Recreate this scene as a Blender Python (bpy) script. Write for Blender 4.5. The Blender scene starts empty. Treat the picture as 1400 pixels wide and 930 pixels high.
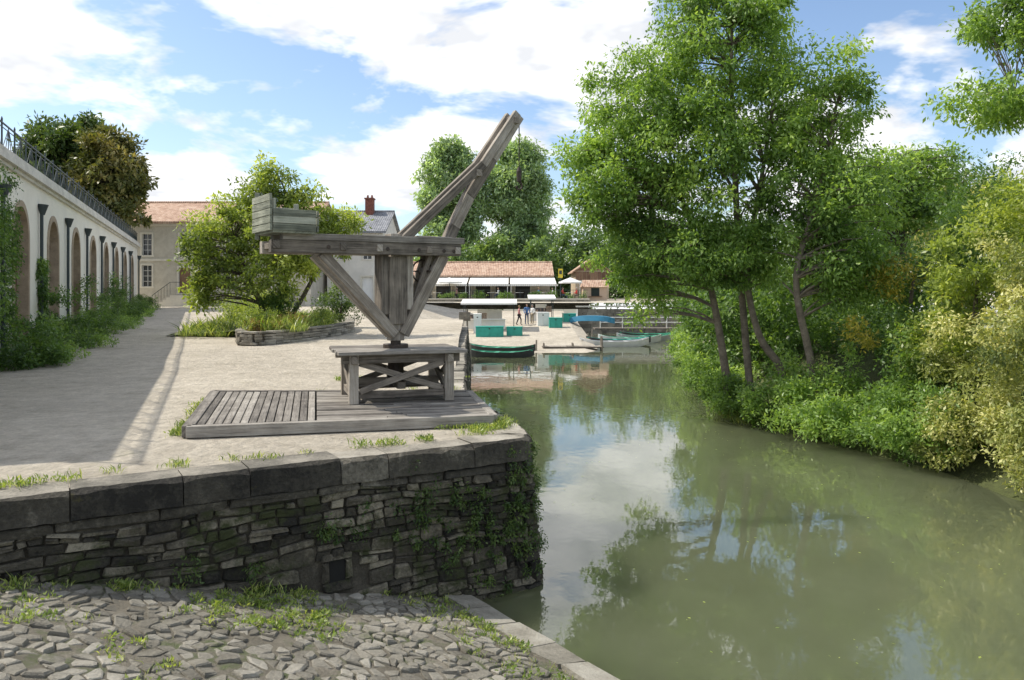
import bpy, math, random
import numpy as np
import mathutils
from mathutils import Vector
random.seed(7); RS=np.random.RandomState(11)
scene=bpy.context.scene
R=random.random
def U(a,b): return a+(b-a)*random.random()

# ------------------------------------------------------------------ materials
def newmat(name):
    m=bpy.data.materials.new(name); m.use_nodes=True
    nt=m.node_tree; nt.nodes.clear()
    out=nt.nodes.new('ShaderNodeOutputMaterial'); b=nt.nodes.new('ShaderNodeBsdfPrincipled')
    nt.links.new(b.outputs[0],out.inputs[0])
    return m,nt,b,out
def ramp(nt,stops,fac=None,interp='LINEAR'):
    r=nt.nodes.new('ShaderNodeValToRGB'); r.color_ramp.interpolation=interp
    e=r.color_ramp.elements
    while len(e)<len(stops): e.new(0.5)
    for i,(p,c) in enumerate(stops):
        e[i].position=p; e[i].color=(c[0],c[1],c[2],1)
    if fac is not None: nt.links.new(fac,r.inputs[0])
    return r
def noise(nt,vec,scale,detail=5,rough=.6,dist=0):
    n=nt.nodes.new('ShaderNodeTexNoise'); n.inputs['Scale'].default_value=scale
    n.inputs['Detail'].default_value=min(detail,6); n.inputs['Roughness'].default_value=rough
    n.inputs['Distortion'].default_value=dist
    if vec is not None: nt.links.new(vec,n.inputs['Vector'])
    return n
def math_(nt,op,a,b=None,clamp=False):
    n=nt.nodes.new('ShaderNodeMath'); n.operation=op; n.use_clamp=clamp
    for i,v in enumerate((a,b)):
        if v is None: continue
        if hasattr(v,'is_linked'): nt.links.new(v,n.inputs[i])
        else: n.inputs[i].default_value=v
    return n.outputs[0]
def mix(nt,fac,a,b,mode='MIX'):
    n=nt.nodes.new('ShaderNodeMixRGB'); n.blend_type=mode
    for i,v in enumerate((fac,a,b)):
        if hasattr(v,'is_linked'): nt.links.new(v,n.inputs[i])
        elif isinstance(v,(int,float)): n.inputs[i].default_value=v
        else: n.inputs[i].default_value=(v[0],v[1],v[2],1)
    return n.outputs[0]
def mapping(nt,vec,sc):
    n=nt.nodes.new('ShaderNodeMapping'); n.inputs['Scale'].default_value=sc
    nt.links.new(vec,n.inputs[0]); return n.outputs[0]
def bump(nt,b,h,strength=.4,dist=.02,prev=None):
    n=nt.nodes.new('ShaderNodeBump'); n.inputs['Strength'].default_value=strength; n.inputs['Distance'].default_value=dist
    nt.links.new(h,n.inputs['Height'])
    if prev is not None: nt.links.new(prev,n.inputs['Normal'])
    nt.links.new(n.outputs[0],b.inputs['Normal']); return n.outputs[0]
def geo_pos(nt):
    return nt.nodes.new('ShaderNodeNewGeometry').outputs['Position']
def attr(nt,name='rnd'):
    n=nt.nodes.new('ShaderNodeAttribute'); n.attribute_name=name; return n.outputs['Fac']

def stone_mat(name,dark,mid,light,nscale=1.2,fine=25,rough=.9,bstr=.6,bd=.02,rw=.5,moss=None,mossamt=.5):
    m,nt,b,o=newmat(name); P=geo_pos(nt)
    n1=noise(nt,P,nscale,8,.65); n2=noise(nt,P,fine,6,.7)
    f=math_(nt,'ADD',math_(nt,'MULTIPLY',n1.outputs[0],.9),math_(nt,'MULTIPLY',attr(nt),rw*.6))
    f=math_(nt,'ADD',f,math_(nt,'MULTIPLY',n2.outputs[0],.5))
    f=math_(nt,'SUBTRACT',f,.25+rw*.3)
    c=ramp(nt,[(.25,dark),(.5,mid),(.75,light)],f).outputs[0]
    if moss:
        n3=noise(nt,P,2.3,6,.7)
        c=mix(nt,ramp(nt,[(mossamt,(0,0,0)),(mossamt+.12,(1,1,1))],n3.outputs[0]).outputs[0],c,moss)
    nt.links.new(c,b.inputs['Base Color']); b.inputs['Roughness'].default_value=rough
    bump(nt,b,n2.outputs[0],bstr,bd)
    return m
def plain(name,c,rough=.6,var=.15,scale=3,bstr=.15,metal=0):
    m,nt,b,o=newmat(name); P=geo_pos(nt)
    n1=noise(nt,P,scale,6,.65); n2=noise(nt,P,scale*12,3,.6)
    f=math_(nt,'ADD',math_(nt,'MULTIPLY',n1.outputs[0],.7),math_(nt,'MULTIPLY',n2.outputs[0],.3))
    lo=[x*(1-var*1.6) for x in c]; hi=[min(1,x*(1+var)) for x in c]
    nt.links.new(ramp(nt,[(.3,lo),(.65,hi)],f).outputs[0],b.inputs['Base Color'])
    b.inputs['Roughness'].default_value=rough; b.inputs['Metallic'].default_value=metal
    bump(nt,b,n2.outputs[0],bstr,.01)
    return m
def wood_mat(name,dark,mid,light,rw=.5):
    m,nt,b,o=newmat(name)
    uv=nt.nodes.new('ShaderNodeUVMap').outputs[0]
    v=mapping(nt,uv,(1.2,28,1)); v2=mapping(nt,uv,(4,90,1))
    n1=noise(nt,v,1,6,.65,.4); n2=noise(nt,v2,1,4,.6)
    n3=noise(nt,geo_pos(nt),2.5,5,.6)
    f=math_(nt,'ADD',math_(nt,'MULTIPLY',n1.outputs[0],.6),math_(nt,'MULTIPLY',n2.outputs[0],.3))
    f=math_(nt,'ADD',f,math_(nt,'MULTIPLY',n3.outputs[0],.45))
    f=math_(nt,'ADD',f,math_(nt,'MULTIPLY',attr(nt),.3*rw*2)); f=math_(nt,'SUBTRACT',f,.18+.3*rw)
    nt.links.new(ramp(nt,[(.28,dark),(.5,mid),(.72,light)],f).outputs[0],b.inputs['Base Color'])
    b.inputs['Roughness'].default_value=.85
    bump(nt,b,math_(nt,'ADD',n1.outputs[0],n2.outputs[0]),.8,.010)
    return m
def leaf_mat(name,dark,mid,light,trans=.4,extra=None,LB=1.75):
    dark,mid,light=[tuple(min(.8,x*LB) for x in c) for c in (dark,mid,light)]
    m,nt,b,o=newmat(name)
    st=[(.1,dark),(.5,mid),(.9,light)]
    if extra: st.append((.97,extra))
    c=ramp(nt,st,attr(nt)).outputs[0]
    nt.links.new(c,b.inputs['Base Color']); b.inputs['Roughness'].default_value=.42
    b.inputs['Specular IOR Level'].default_value=.45
    t=nt.nodes.new('ShaderNodeBsdfTranslucent')
    tc=mix(nt,1,c,(1.55,1.55,.6),'MULTIPLY'); nt.links.new(tc,t.inputs[0])
    ms=nt.nodes.new('ShaderNodeMixShader'); ms.inputs[0].default_value=trans
    nt.links.new(b.outputs[0],ms.inputs[1]); nt.links.new(t.outputs[0],ms.inputs[2]); nt.links.new(ms.outputs[0],o.inputs[0])
    return m

# ------------------------------------------------------------------ mesh builder
class MB:
    def __init__(s): s.v=[];s.f=[];s.m=[];s.r=[];s.uv=[]
    def add(s,vs,fs,mi=0,rnd=None,uvf=None,mis=None):
        o=len(s.v); s.v.extend([tuple(v) for v in vs])
        rn=R() if rnd is None else rnd
        for q,f in enumerate(fs):
            s.f.append([o+i for i in f]); s.m.append(mis[q] if mis else mi); s.r.append(rn)
            if uvf: s.uv.append([uvf(vs[i],f) for i in f])
            else: s.uv.append([(vs[i][0],vs[i][1]+vs[i][2]) for i in f])
    def frame(s,c,ax,ay,az,mi=0,jit=0,rnd=None):
        c=Vector(c);A=[Vector(ax),Vector(ay),Vector(az)]
        vs=[]
        for k in range(8):
            p=c+A[0]*(1 if k&1 else -1)+A[1]*(1 if k&2 else -1)+A[2]*(1 if k&4 else -1)
            if jit: p+=Vector((U(-jit,jit),U(-jit,jit),U(-jit,jit)))
            vs.append(p)
        fs=[(0,4,6,2),(1,3,7,5),(0,1,5,4),(2,6,7,3),(0,2,3,1),(4,5,7,6)]
        L=max(A,key=lambda a:a.length); o=[a for a in A if a is not L]
        Ln=L.normalized(); o0=o[0].normalized(); o1=o[1].normalized(); off=U(0,50); off2=U(0,9)
        def uvf(p,f): 
            d=p-c; return (d.dot(Ln)+off, d.dot(o0)+d.dot(o1)+off2)
        s.add(vs,fs,mi,rnd,uvf)
    def box(s,c,size,rz=0,mi=0,jit=0,rnd=None):
        ca,sa=math.cos(rz),math.sin(rz)
        s.frame(c,(ca*size[0]/2,sa*size[0]/2,0),(-sa*size[1]/2,ca*size[1]/2,0),(0,0,size[2]/2),mi,jit,rnd)
    def beam(s,p0,p1,w,h,mi=0,side=None,jit=0,rnd=None):
        p0=Vector(p0);p1=Vector(p1);d=p1-p0
        if side is None:
            side=d.cross(Vector((0,0,1)))
            if side.length<1e-4: side=Vector((1,0,0))
        side=Vector(side).normalized(); up=side.cross(d).normalized(); side=d.cross(up).normalized()
        s.frame((p0+p1)/2,d/2,side*(w/2),up*(h/2),mi,jit,rnd)
    def cyl(s,p0,p1,r0,r1,n=8,mi=0,cap=True,rnd=None):
        p0=Vector(p0);p1=Vector(p1);d=(p1-p0)
        if d.length<1e-6: return
        d.normalize()
        a=d.cross(Vector((0,0,1)))
        if a.length<.05: a=d.cross(Vector((1,0,0)))
        a.normalize(); b=d.cross(a); vs=[]
        for i in range(n):
            t=2*math.pi*i/n; q=a*math.cos(t)+b*math.sin(t)
            vs.append(p0+q*r0); vs.append(p1+q*r1)
        fs=[(2*i,2*i+1,(2*i+3)%(2*n),(2*i+2)%(2*n)) for i in range(n)]
        if cap: fs.append([2*i for i in range(n)]); fs.append([2*i+1 for i in range(n)][::-1])
        off=U(0,50)
        s.add(vs,fs,mi,rnd,lambda p,f:((p-p0).dot(d)+off,(p-p0).dot(a)+(p-p0).dot(b)))
    def tube(s,pts,rs,n=6,mi=0):
        for i in range(len(pts)-1): s.cyl(pts[i],pts[i+1],rs[i],rs[i+1],n,mi,cap=False,rnd=.5)
    def build(s,name,mats,bevel=0,smooth=False,parent=None,loc=None):
        me=bpy.data.meshes.new(name); me.from_pydata(s.v,[],s.f)
        for m in mats: me.materials.append(m)
        me.polygons.foreach_set('material_index',s.m)
        a=me.attributes.new('rnd','FLOAT','FACE'); a.data.foreach_set('value',s.r)
        uvl=me.uv_layers.new(name='UVMap'); flat=[c for f in s.uv for p in f for c in p]
        uvl.data.foreach_set('uv',flat)
        if smooth: me.polygons.foreach_set('use_smooth',[True]*len(s.f))
        me.update()
        ob=bpy.data.objects.new(name,me); scene.collection.objects.link(ob)
        if bevel:
            b=ob.modifiers.new('bev','BEVEL'); b.width=bevel; b.segments=1; b.limit_method='ANGLE'
        if parent: ob.parent=parent
        if loc: ob.location=loc
        return ob

def leaves(C,Rd,n,size,rng,droop=.3,flat=.6):
    K=len(C); N=K*n
    c=np.repeat(C,n,0); r=np.repeat(Rd,n,0)
    d=rng.normal(size=(N,3)); d/=np.linalg.norm(d,axis=1)[:,None]
    d*= (rng.rand(N)**.5*(1+.35*rng.rand(N)**3))[:,None]
    p=c+d*r
    L=rng.normal(size=(N,3)); L+=d*1.0; L[:,2]-=droop*1.5; L/=np.linalg.norm(L,axis=1)[:,None]
    up=rng.normal(size=(N,3))*flat; up[:,2]+=1
    S=np.cross(L,up); S/=np.linalg.norm(S,axis=1)[:,None]+1e-6
    sz=size*(.5+1.0*rng.rand(N))[:,None]
    a=p; m=p+L*sz*.5; t=p+L*sz
    v=np.stack([a,m+S*sz*.21,t,m-S*sz*.21],1).reshape(-1,3)
    big=.5+.25*np.sin(p[:,0]*1.1+p[:,2]*1.7)+.25*np.sin(p[:,1]*1.3-p[:,2]*.9+p[:,0]*.6)
    rn=np.clip(np.repeat(rng.rand(K),n)*.45+rng.rand(N)*.35+big*.32-.06,0,1)
    return v,rn
def build_leaves(name,V,rn,mat,parent=None):
    N=len(rn); me=bpy.data.meshes.new(name)
    me.vertices.add(N*4); me.vertices.foreach_set('co',V.astype(np.float32).ravel())
    me.loops.add(N*4); me.loops.foreach_set('vertex_index',np.arange(N*4,dtype=np.int32))
    me.polygons.add(N); me.polygons.foreach_set('loop_start',np.arange(0,N*4,4,dtype=np.int32))
    me.polygons.foreach_set('loop_total',np.full(N,4,dtype=np.int32))
    me.materials.append(mat); me.update(calc_edges=True)
    a=me.attributes.new('rnd','FLOAT','FACE'); a.data.foreach_set('value',rn.astype(np.float32))
    ob=bpy.data.objects.new(name,me); scene.collection.objects.link(ob)
    if parent: ob.parent=parent
    return ob
def empty(name,loc=(0,0,0)):
    e=bpy.data.objects.new(name,None); scene.collection.objects.link(e); e.location=loc; e.empty_display_size=.2
    return e
def clumps(blobs,rng,cr):
    C=[];Rr=[]
    for (x,y,z,rx,ry,rz,k) in blobs:
        d=rng.normal(size=(k,3)); d/=np.linalg.norm(d,axis=1)[:,None]
        rad=(.25+.75*rng.rand(k)**.55)*(.88+.3*rng.rand(k))
        C.append(np.array([x,y,z])+d*rad[:,None]*np.array([rx,ry,rz]))
        s=cr*(.5+.9*rng.rand(k))
        Rr.append(np.stack([s*1.1,s*1.1,s*.85],1))
    return np.concatenate(C),np.concatenate(Rr)
def tree(name,trunks,blobs,cr,n,ls,lm,bark,seed,droop=.3,branch=True,brad=.03,zmin=None):
    rng=np.random.RandomState(seed)
    e=empty(name)
    C,Rd=clumps(blobs,rng,cr)
    if zmin is not None: C[:,2]=np.maximum(C[:,2],zmin+rng.rand(len(C))*.4)
    V,rn=leaves(C,Rd,n,ls,rng,droop)
    build_leaves('foliage',V,rn,lm,e)
    mb=MB(); tp=[]
    for pts,rs in trunks:
        P=[Vector(p) for p in pts]; sub=[];sr=[]
        for i in range(len(P)-1):
            p0=P[max(i-1,0)];p1=P[i];p2=P[i+1];p3=P[min(i+2,len(P)-1)]
            for k in range(4):
                t=k/4; q=.5*((2*p1)+(p2-p0)*t+(2*p0-5*p1+4*p2-p3)*t*t+(3*p1-p0-3*p2+p3)*t**3)
                sub.append(q); sr.append(rs[i]+(rs[i+1]-rs[i])*t)
        sub.append(P[-1]); sr.append(rs[-1]); mb.tube(sub,sr,8)
        tp+= [(q,r) for q,r in zip(sub,sr)]
    if branch and tp:
        for c in C:
            c=Vector(c); best=min(tp,key=lambda q:(q[0]-c).length+ (2.0 if q[0].z>c.z-.1 else 0))
            q,r=best; d=c-q; mid=q+d*.5+Vector((U(-.1,.1),U(-.1,.1),.12*d.length))
            r0=min(r*.6,brad*(1+d.length*.25)); mb.tube([q,q+(mid-q)*.6,mid+(c-mid)*.3,c],[r0,r0*.75,r0*.5,r0*.2],5)
    if mb.f: mb.build('trunk_and_limbs',[bark],smooth=True,parent=e)
    return e

# ------------------------------------------------------------------ shared materials
bark=stone_mat('bark',(.05,.04,.03),(.12,.10,.075),(.24,.21,.17),4,30,.95,.8,.03)
bark2=stone_mat('pale_bark',(.10,.08,.06),(.22,.18,.14),(.36,.32,.26),4,30,.95,.8,.03)
lf_ash=leaf_mat('ash_leaf',(.038,.07,.02),(.10,.16,.042),(.20,.265,.08),.45,LB=2.05)
lf_dark=leaf_mat('dark_leaf',(.024,.048,.015),(.058,.105,.028),(.13,.19,.055),.42,LB=1.9)
lf_yel=leaf_mat('yellowgreen_leaf',(.05,.075,.02),(.14,.18,.042),(.28,.31,.08),.42,LB=1.85)
lf_var=leaf_mat('variegated_leaf',(.05,.072,.022),(.18,.20,.06),(.44,.42,.20),.3,LB=1.7)
lf_chest=leaf_mat('chestnut_leaf',(.022,.04,.012),(.055,.09,.025),(.12,.15,.045),.25)
lf_brown=leaf_mat('browning_leaf',(.035,.045,.015),(.085,.095,.03),(.17,.14,.05),.25)
lf_pop=leaf_mat('poplar_leaf',(.055,.08,.05),(.115,.16,.09),(.2,.26,.155),.4,LB=2.5)
lf_far=leaf_mat('far_leaf',(.032,.058,.024),(.07,.11,.045),(.13,.18,.07),.4,LB=2.3)
lf_ivy=leaf_mat('ivy_leaf',(.02,.04,.012),(.05,.085,.024),(.11,.15,.045))
lf_grass=leaf_mat('grass_blade',(.05,.08,.02),(.12,.17,.038),(.26,.28,.10))
timber=wood_mat('weathered_timber',(.07,.06,.048),(.245,.212,.172),(.49,.45,.385))
timber_g=wood_mat('greenish_timber',(.08,.09,.068),(.26,.275,.21),(.48,.49,.40))
deckwood=wood_mat('deck_timber',(.055,.048,.04),(.19,.172,.148),(.38,.355,.31))
iron=plain('rusty_iron',(.06,.045,.035),.6,.4,8,.3,.3)
darkmetal=plain('dark_green_iron',(.035,.05,.055),.5,.2,5,.1)
glass=plain('window_glass',(.03,.035,.04),.08,.2,1,0)
darkglass=plain('dark_interior',(.025,.022,.02),.5,.3,1,0)
white=plain('white_paint',(.78,.78,.76),.5,.06,2,.05)
canvas=plain('white_canvas',(.78,.77,.73),.9,.07,2,.1)

# ------------------------------------------------------------------ quay edge path
wd=Vector((.855,.519,0)); corner=Vector((0.22,10.6,0))
pp=[]
s=24.0
while s>.15: pp.append(corner-wd*s); s-=.25
p0=corner-wd*.12; p2=Vector((.215,10.74,0))
for k in range(7):
    t=k/6; pp.append(p0*(1-t)**2+Vector((.225,10.6,0))*2*t*(1-t)+p2*t*t)
for q in [(.18,10.95),(.13,11.2),(0.0,11.9),(-.22,12.6),(-.5,13.5),(-.78,14.4),(-.95,15.5),(-1.08,17),(-1.25,20),(-1.5,24),(-1.85,30),(-2.1,35),(-2.4,41),(-2.7,46)]:
    pp.append(Vector((q[0],q[1],0)))
PA=np.array([[p.x,p.y] for p in pp]); seg=np.linalg.norm(np.diff(PA,axis=0),axis=1); SL=np.concatenate([[0],np.cumsum(seg)])
TN=np.gradient(PA,axis=0); TN/=np.linalg.norm(TN,axis=1)[:,None]; NN=np.stack([TN[:,1],-TN[:,0]],1)
def Q(s,z,o):
    x=np.interp(s,SL,PA[:,0]);y=np.interp(s,SL,PA[:,1]);nx=np.interp(s,SL,NN[:,0]);ny=np.interp(s,SL,NN[:,1])
    l=math.hypot(nx,ny) or 1
    oo=o+max(0,-z)*.09
    return Vector((x+nx/l*oo,y+ny/l*oo,z))
s_corner=float(np.interp(10.55,PA[:,1],SL)); s_end=SL[-1]
def hq(y):
    if y<20: return 0.
    if y<65: return .85*(y-20)/45
    if y<95: return .85+.35*(y-65)/30
    return 1.2
def ss(t): t=max(0,min(1,t)); return t*t*(3-2*t)

wallstone=stone_mat('quay_rubble_stone',(.022,.02,.015),(.115,.102,.075),(.38,.34,.25),.85,20,.95,1.0,.07,.7,moss=(.055,.065,.022),mossamt=.50)
copestone=stone_mat('coping_stone',(.12,.112,.092),(.31,.285,.235),(.48,.45,.385),1.5,30,.95,.8,.025,.5)
copeface=stone_mat('dark_coping_face',(.024,.022,.018),(.095,.086,.066),(.31,.285,.225),1.9,20,.95,1.0,.07,.35,moss=(.13,.115,.04),mossamt=.60)  # coping fronts set darker than the tops, plus lichen patches by noise
mortar=stone_mat('dark_mortar',(.018,.016,.012),(.07,.062,.046),(.17,.15,.115),2,40,.95,.8,.03)
mb=MB()
n=220
for i in range(n):
    a=s_end*i/n; b=s_end*(i+1)/n
    vs=[Q(a,-2.9,.004),Q(b,-2.9,.004),Q(b,-.02,-.03),Q(a,-.02,-.03)]; mb.add(vs,[(0,1,2,3)],1,.5)
def wav(s,z): return .035*math.sin(s*1.3+z*2)+.022*math.sin(s*3.7+z*7)+.012*math.sin(s*8.1-z*9)
def stone(mb,s0,s1,z0,z1,prot,mi,g=.004,rnd=None,inn=-.12,wv=0):
    s0+=g;s1-=g;z0+=g;z1-=g
    k=8
    cs,cz=(s0+s1)/2,(z0+z1)/2; hs,hz=(s1-s0)/2,(z1-z0)/2
    c1=min(hs*.45,hz*.9)
    rr=lambda:U(.1,1.0)*c1
    a_,b_,c_,d_=rr(),rr(),rr(),rr(); jz=lambda:U(-.2,.08)*hz
    outl=[(s0+a_,z0-jz()),(s1-b_,z0-jz()),(s1-U(-.01,.02),z0+b_*.6),(s1-U(0,.03),z1-c_*.6),(s1-c_,z1+jz()),(s0+d_,z1+jz()),(s0+U(0,.03),z1-d_*.6),(s0+U(-.01,.02),z0+a_*.6)]
    W=lambda s,z:wav(s,z)*wv
    A=[Q(s,z+W(s,z),inn) for s,z in outl]; B=[Q(s,z+W(s,z),prot*.5) for s,z in outl]
    dd=(U(-.7,.7),U(-.7,.7))
    e_=min(.022,hz*.3)
    Cc_=[Q(cs+(s-cs)*(1-e_/hs),cz+(z-cz)*(1-e_/hz)+W(s,z),prot+.018*(dd[0]*(s-cs)/hs+dd[1]*(z-cz)/hz)+U(-.008,.008)) for s,z in outl]
    vs=A+B+Cc_; fs=[tuple(2*k+i for i in range(k))]
    for o in (0,k):
        for i in range(k): fs.append((o+i,o+(i+1)%k,o+k+(i+1)%k,o+k+i))
    mb.add(vs,fs,mi,rnd)
z=-.39
s_drain=s_corner-2.65
while z>-2.5:
    h=U(.08,.18); s=2.0
    while s<s_end:
        far=s>s_corner+5
        l=U(.12,.46)*(2.2 if far else 1)
        if abs(s-s_corner)<.4: l=U(.12,.2)
        if not(abs(s+l/2-s_drain)<.2+l/2 and -1.55<z-h/2<-1.1):
            if R()<.4 and h>.10 and not far:
                hh=h*U(.35,.65); stone(mb,s,s+l,z-hh,z,U(0.01,.055),0,wv=1)
                sp=U(.35,.65)*l; stone(mb,s,s+sp,z-h,z-hh,U(0.01,.055),0,wv=1); stone(mb,s+sp,s+l,z-h,z-hh,U(0.01,.055),0,wv=1)
            else: stone(mb,s,min(s+l,s_end),z-h,z,U(.01,.06),0,wv=1)
        s+=l
    z-=h
s=2.0
while s<s_end-1:
    l=U(.45,1.05)
    if s_corner-.7<s<s_corner+.8: l=.28
    stone(mb,s,s+l,-.41,-.29,.035+U(-.01,.015),4,.004,wv=.3)
    s+=l
s=2.1
while s<s_end-1:
    l=U(.6,1.25)
    if s<s_corner<s+l+.3 or s_corner-.02<s<s_corner+.2: l=max(.12,s_corner+.06-s) if s<s_corner-.06 else .2
    g=.006
    nseg=max(1,int(l/.11)); o1=.065+U(-.012,.012); zt=.012+U(-.012,.010); inn=-.42+U(-.05,.05); ch=U(.025,.05)
    prof=[]
    for i in range(nseg+1):
        ssx=s+g+(l-2*g)*i/nseg; w_=U(-.010,.010); cz_=ch*U(.6,1.5)
        if i in(0,nseg): cz_*=1.3
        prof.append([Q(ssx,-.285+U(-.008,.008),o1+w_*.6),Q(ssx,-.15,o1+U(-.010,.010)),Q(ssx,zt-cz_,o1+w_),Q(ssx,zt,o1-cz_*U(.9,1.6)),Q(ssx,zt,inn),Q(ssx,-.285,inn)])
    vs=[p for r in prof for p in r]; fs=[];mis=[]
    for i in range(nseg):
        for q in range(5):
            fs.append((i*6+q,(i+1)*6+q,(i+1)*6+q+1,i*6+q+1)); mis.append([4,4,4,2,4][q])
    fs+=[(0,1,2,3,4,5),tuple(nseg*6+q for q in (5,4,3,2,1,0))]; mis+=[4,4]
    mb.add(vs,fs,2,mis=mis)
    s+=l
for (a,b,c,d) in [(-.19,.19,-1.16,-1.08),(-.19,-.09,-1.40,-1.16),(.09,.19,-1.40,-1.16),(-.19,.19,-1.52,-1.40)]:
    stone(mb,s_drain+a,s_drain+b,c,d,.05,0,.002)
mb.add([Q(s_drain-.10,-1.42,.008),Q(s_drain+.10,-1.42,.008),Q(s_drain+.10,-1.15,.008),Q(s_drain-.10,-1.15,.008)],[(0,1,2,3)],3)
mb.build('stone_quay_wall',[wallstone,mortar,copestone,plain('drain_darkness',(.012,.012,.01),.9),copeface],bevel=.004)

# ------------------------------------------------------------------ ground
def ground_mat():
    m,nt,b,o=newmat('pale_gravel'); P=geo_pos(nt)
    n1=noise(nt,P,.22,5,.6); n2=noise(nt,P,2.2,6,.7); n3=noise(nt,P,26,6,.8)
    v=nt.nodes.new('ShaderNodeTexVoronoi'); v.inputs['Scale'].default_value=9; v.inputs['Randomness'].default_value=1
    wv=mix(nt,.12,P,noise(nt,P,4,3,.5).outputs['Color'],'ADD'); nt.links.new(wv,v.inputs[0])
    f=math_(nt,'ADD',math_(nt,'MULTIPLY',n2.outputs[0],.55),math_(nt,'MULTIPLY',n3.outputs[0],.55))
    f=math_(nt,'ADD',f,math_(nt,'MULTIPLY',n1.outputs[0],.45)); f=math_(nt,'SUBTRACT',f,.265)
    c=ramp(nt,[(.25,(.22,.19,.14)),(.42,(.41,.365,.29)),(.6,(.57,.515,.42)),(.8,(.69,.64,.545))],f).outputs[0]
    vf=ramp(nt,[(.0,(.65,.65,.65)),(.5,(1.05,1.05,1.05))],v.outputs['Distance']).outputs[0]
    vr=ramp(nt,[(.0,(.7,.7,.7)),(1,(1.18,1.18,1.18))],v.outputs['Color']).outputs[0]
    c=mix(nt,.42,c,mix(nt,1,vf,vr,'MULTIPLY'),'MULTIPLY')
    g=noise(nt,P,.9,6,.75)
    c=mix(nt,ramp(nt,[(.61,(0,0,0)),(.73,(.5,.5,.5))],g.outputs[0]).outputs[0],c,(.26,.25,.13))
    nt.links.new(c,b.inputs['Base Color']); b.inputs['Roughness'].default_value=.95
    h=math_(nt,'ADD',n3.outputs[0],math_(nt,'MULTIPLY',v.outputs['Distance'],-.8)); h=math_(nt,'ADD',h,n2.outputs[0])
    bump(nt,b,h,.9,.05); return m
gmat=ground_mat()
soil=stone_mat('earth_and_grass',(.03,.035,.012),(.07,.085,.025),(.14,.15,.06),.8,15,.95,.6,.05)
mb=MB()
def sheet(xs_fn,ys,zf,mi):
    rows=[]
    for y in ys:
        xs=xs_fn(y); rows.append([(x,y,zf(x,y)) for x in xs])
    nx=len(rows[0]); vs=[p for r in rows for p in r]
    fs=[(j*nx+i,j*nx+i+1,(j+1)*nx+i+1,(j+1)*nx+i) for j in range(len(rows)-1) for i in range(nx-1)]
    mb.add(vs,fs,mi,.5)
def xedge(y): return float(np.interp(y,PA[:,1],PA[:,0]))-.22
ysA=[-1.6]+[i*.5 for i in range(-2,20)]+[10+i*.1 for i in range(0,20)]+[12+i*.5 for i in range(64)]+[44]
ysA=sorted(set(ysA))
tt=[0,.4,.6,.75,.85,.93,.97,1]
def xsA(y):
    e=xedge(y); return [e-(60*(1-t)**1.5) for t in tt]
sheet(xsA,ysA,lambda x,y:hq(y)+.03*math.sin(x*.9)*math.cos(y*.7)*ss((y-16)/6),0)
mb.add([(-900,-400,-.02),(-30,-400,-.02),(-30,-1.6,-.02),(-900,-1.6,-.02)],[(0,1,2,3)],1)
ky=[-400,-20,0,10,14,17,20,24,32,45,56,66,76]; kx=[9.8,9.8,9.7,9.6,9.5,9.0,8.0,6.9,7.3,9.8,12.3,14.5,16]
def xs_(y): return float(np.interp(y,ky,kx))
ysC=[-400,-60,-20]+[i for i in range(-18,45,1)]
sheet(lambda y:[xs_(y)+d for d in (-1.2,-.4,.1,.6,1.3,2.3,4,8,20,60,300,1500)],ysC,
      lambda x,y:min(.3,-2.35+max(-.8,(x-xs_(y))*.75))+.12*math.sin(x*2.1+y*1.3),1)
def zB(x,y):
    base=hq(y); zb=min(base,-2+.09*(y-51))
    z=base+(zb-base)*ss((x+10)/6.5)
    if y<76:
        zr=-3.2+ (3.3)*ss((x-xs_(y)+1)/5)
        z=z+(zr-z)*ss((x-5.6)/1.6)
    else:
        z=base
    if y>=95: z=1.2
    return z
xsB=[-1500,-400,-120,-60,-40,-30,-25]+[i for i in range(-22,32)]+[36,45,60,120,400,1500]
sheet(lambda y:xsB,[44+i for i in range(0,32)]+[75.6],zB,0)
sheet(lambda y:xsB,[75.6,76.01,80,85,90,95,110,140,200,400,900,2500],lambda x,y: zB(x,max(y,76.01)),0)
mb.build('ground',[gmat,soil])

# ------------------------------------------------------------------ water
m,nt,b,o=newmat('river_water'); P=geo_pos(nt)
n1=noise(nt,P,.25,4,.6); nt.links.new(ramp(nt,[(.3,(.085,.10,.052)),(.7,(.12,.135,.078))],n1.outputs[0]).outputs[0],b.inputs['Base Color'])
b.inputs['Roughness'].default_value=.012; b.inputs['IOR'].default_value=1.85; b.inputs['Specular IOR Level'].default_value=.5
try:
    b.subsurface_method='BURLEY'
except Exception: pass
b.inputs['Subsurface Weight'].default_value=1; b.inputs['Subsurface Radius'].default_value=(1,1,.8); b.inputs['Subsurface Scale'].default_value=2.8
w1=noise(nt,mapping(nt,P,(1.3,.8,1)),1.3,2,.5); w2=noise(nt,P,7,2,.5)
bump(nt,b,math_(nt,'ADD',w1.outputs[0],math_(nt,'MULTIPLY',w2.outputs[0],.14)),.045,.10)
mb=MB(); mb.add([(-60,-60,-2),(60,-60,-2),(60,80,-2),(-60,80,-2)],[(0,1,2,3)]); mb.build('river_water',[m])
V,rn=leaves(RS.uniform([1,5,-1.992],[8.5,26,-1.990],(130,3)),np.full((130,3),[.5,.5,.0005]),2,.05,RS)
V[:,2]=-1.991; build_leaves('floating_leaves',V,rn,lf_yel)

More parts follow.
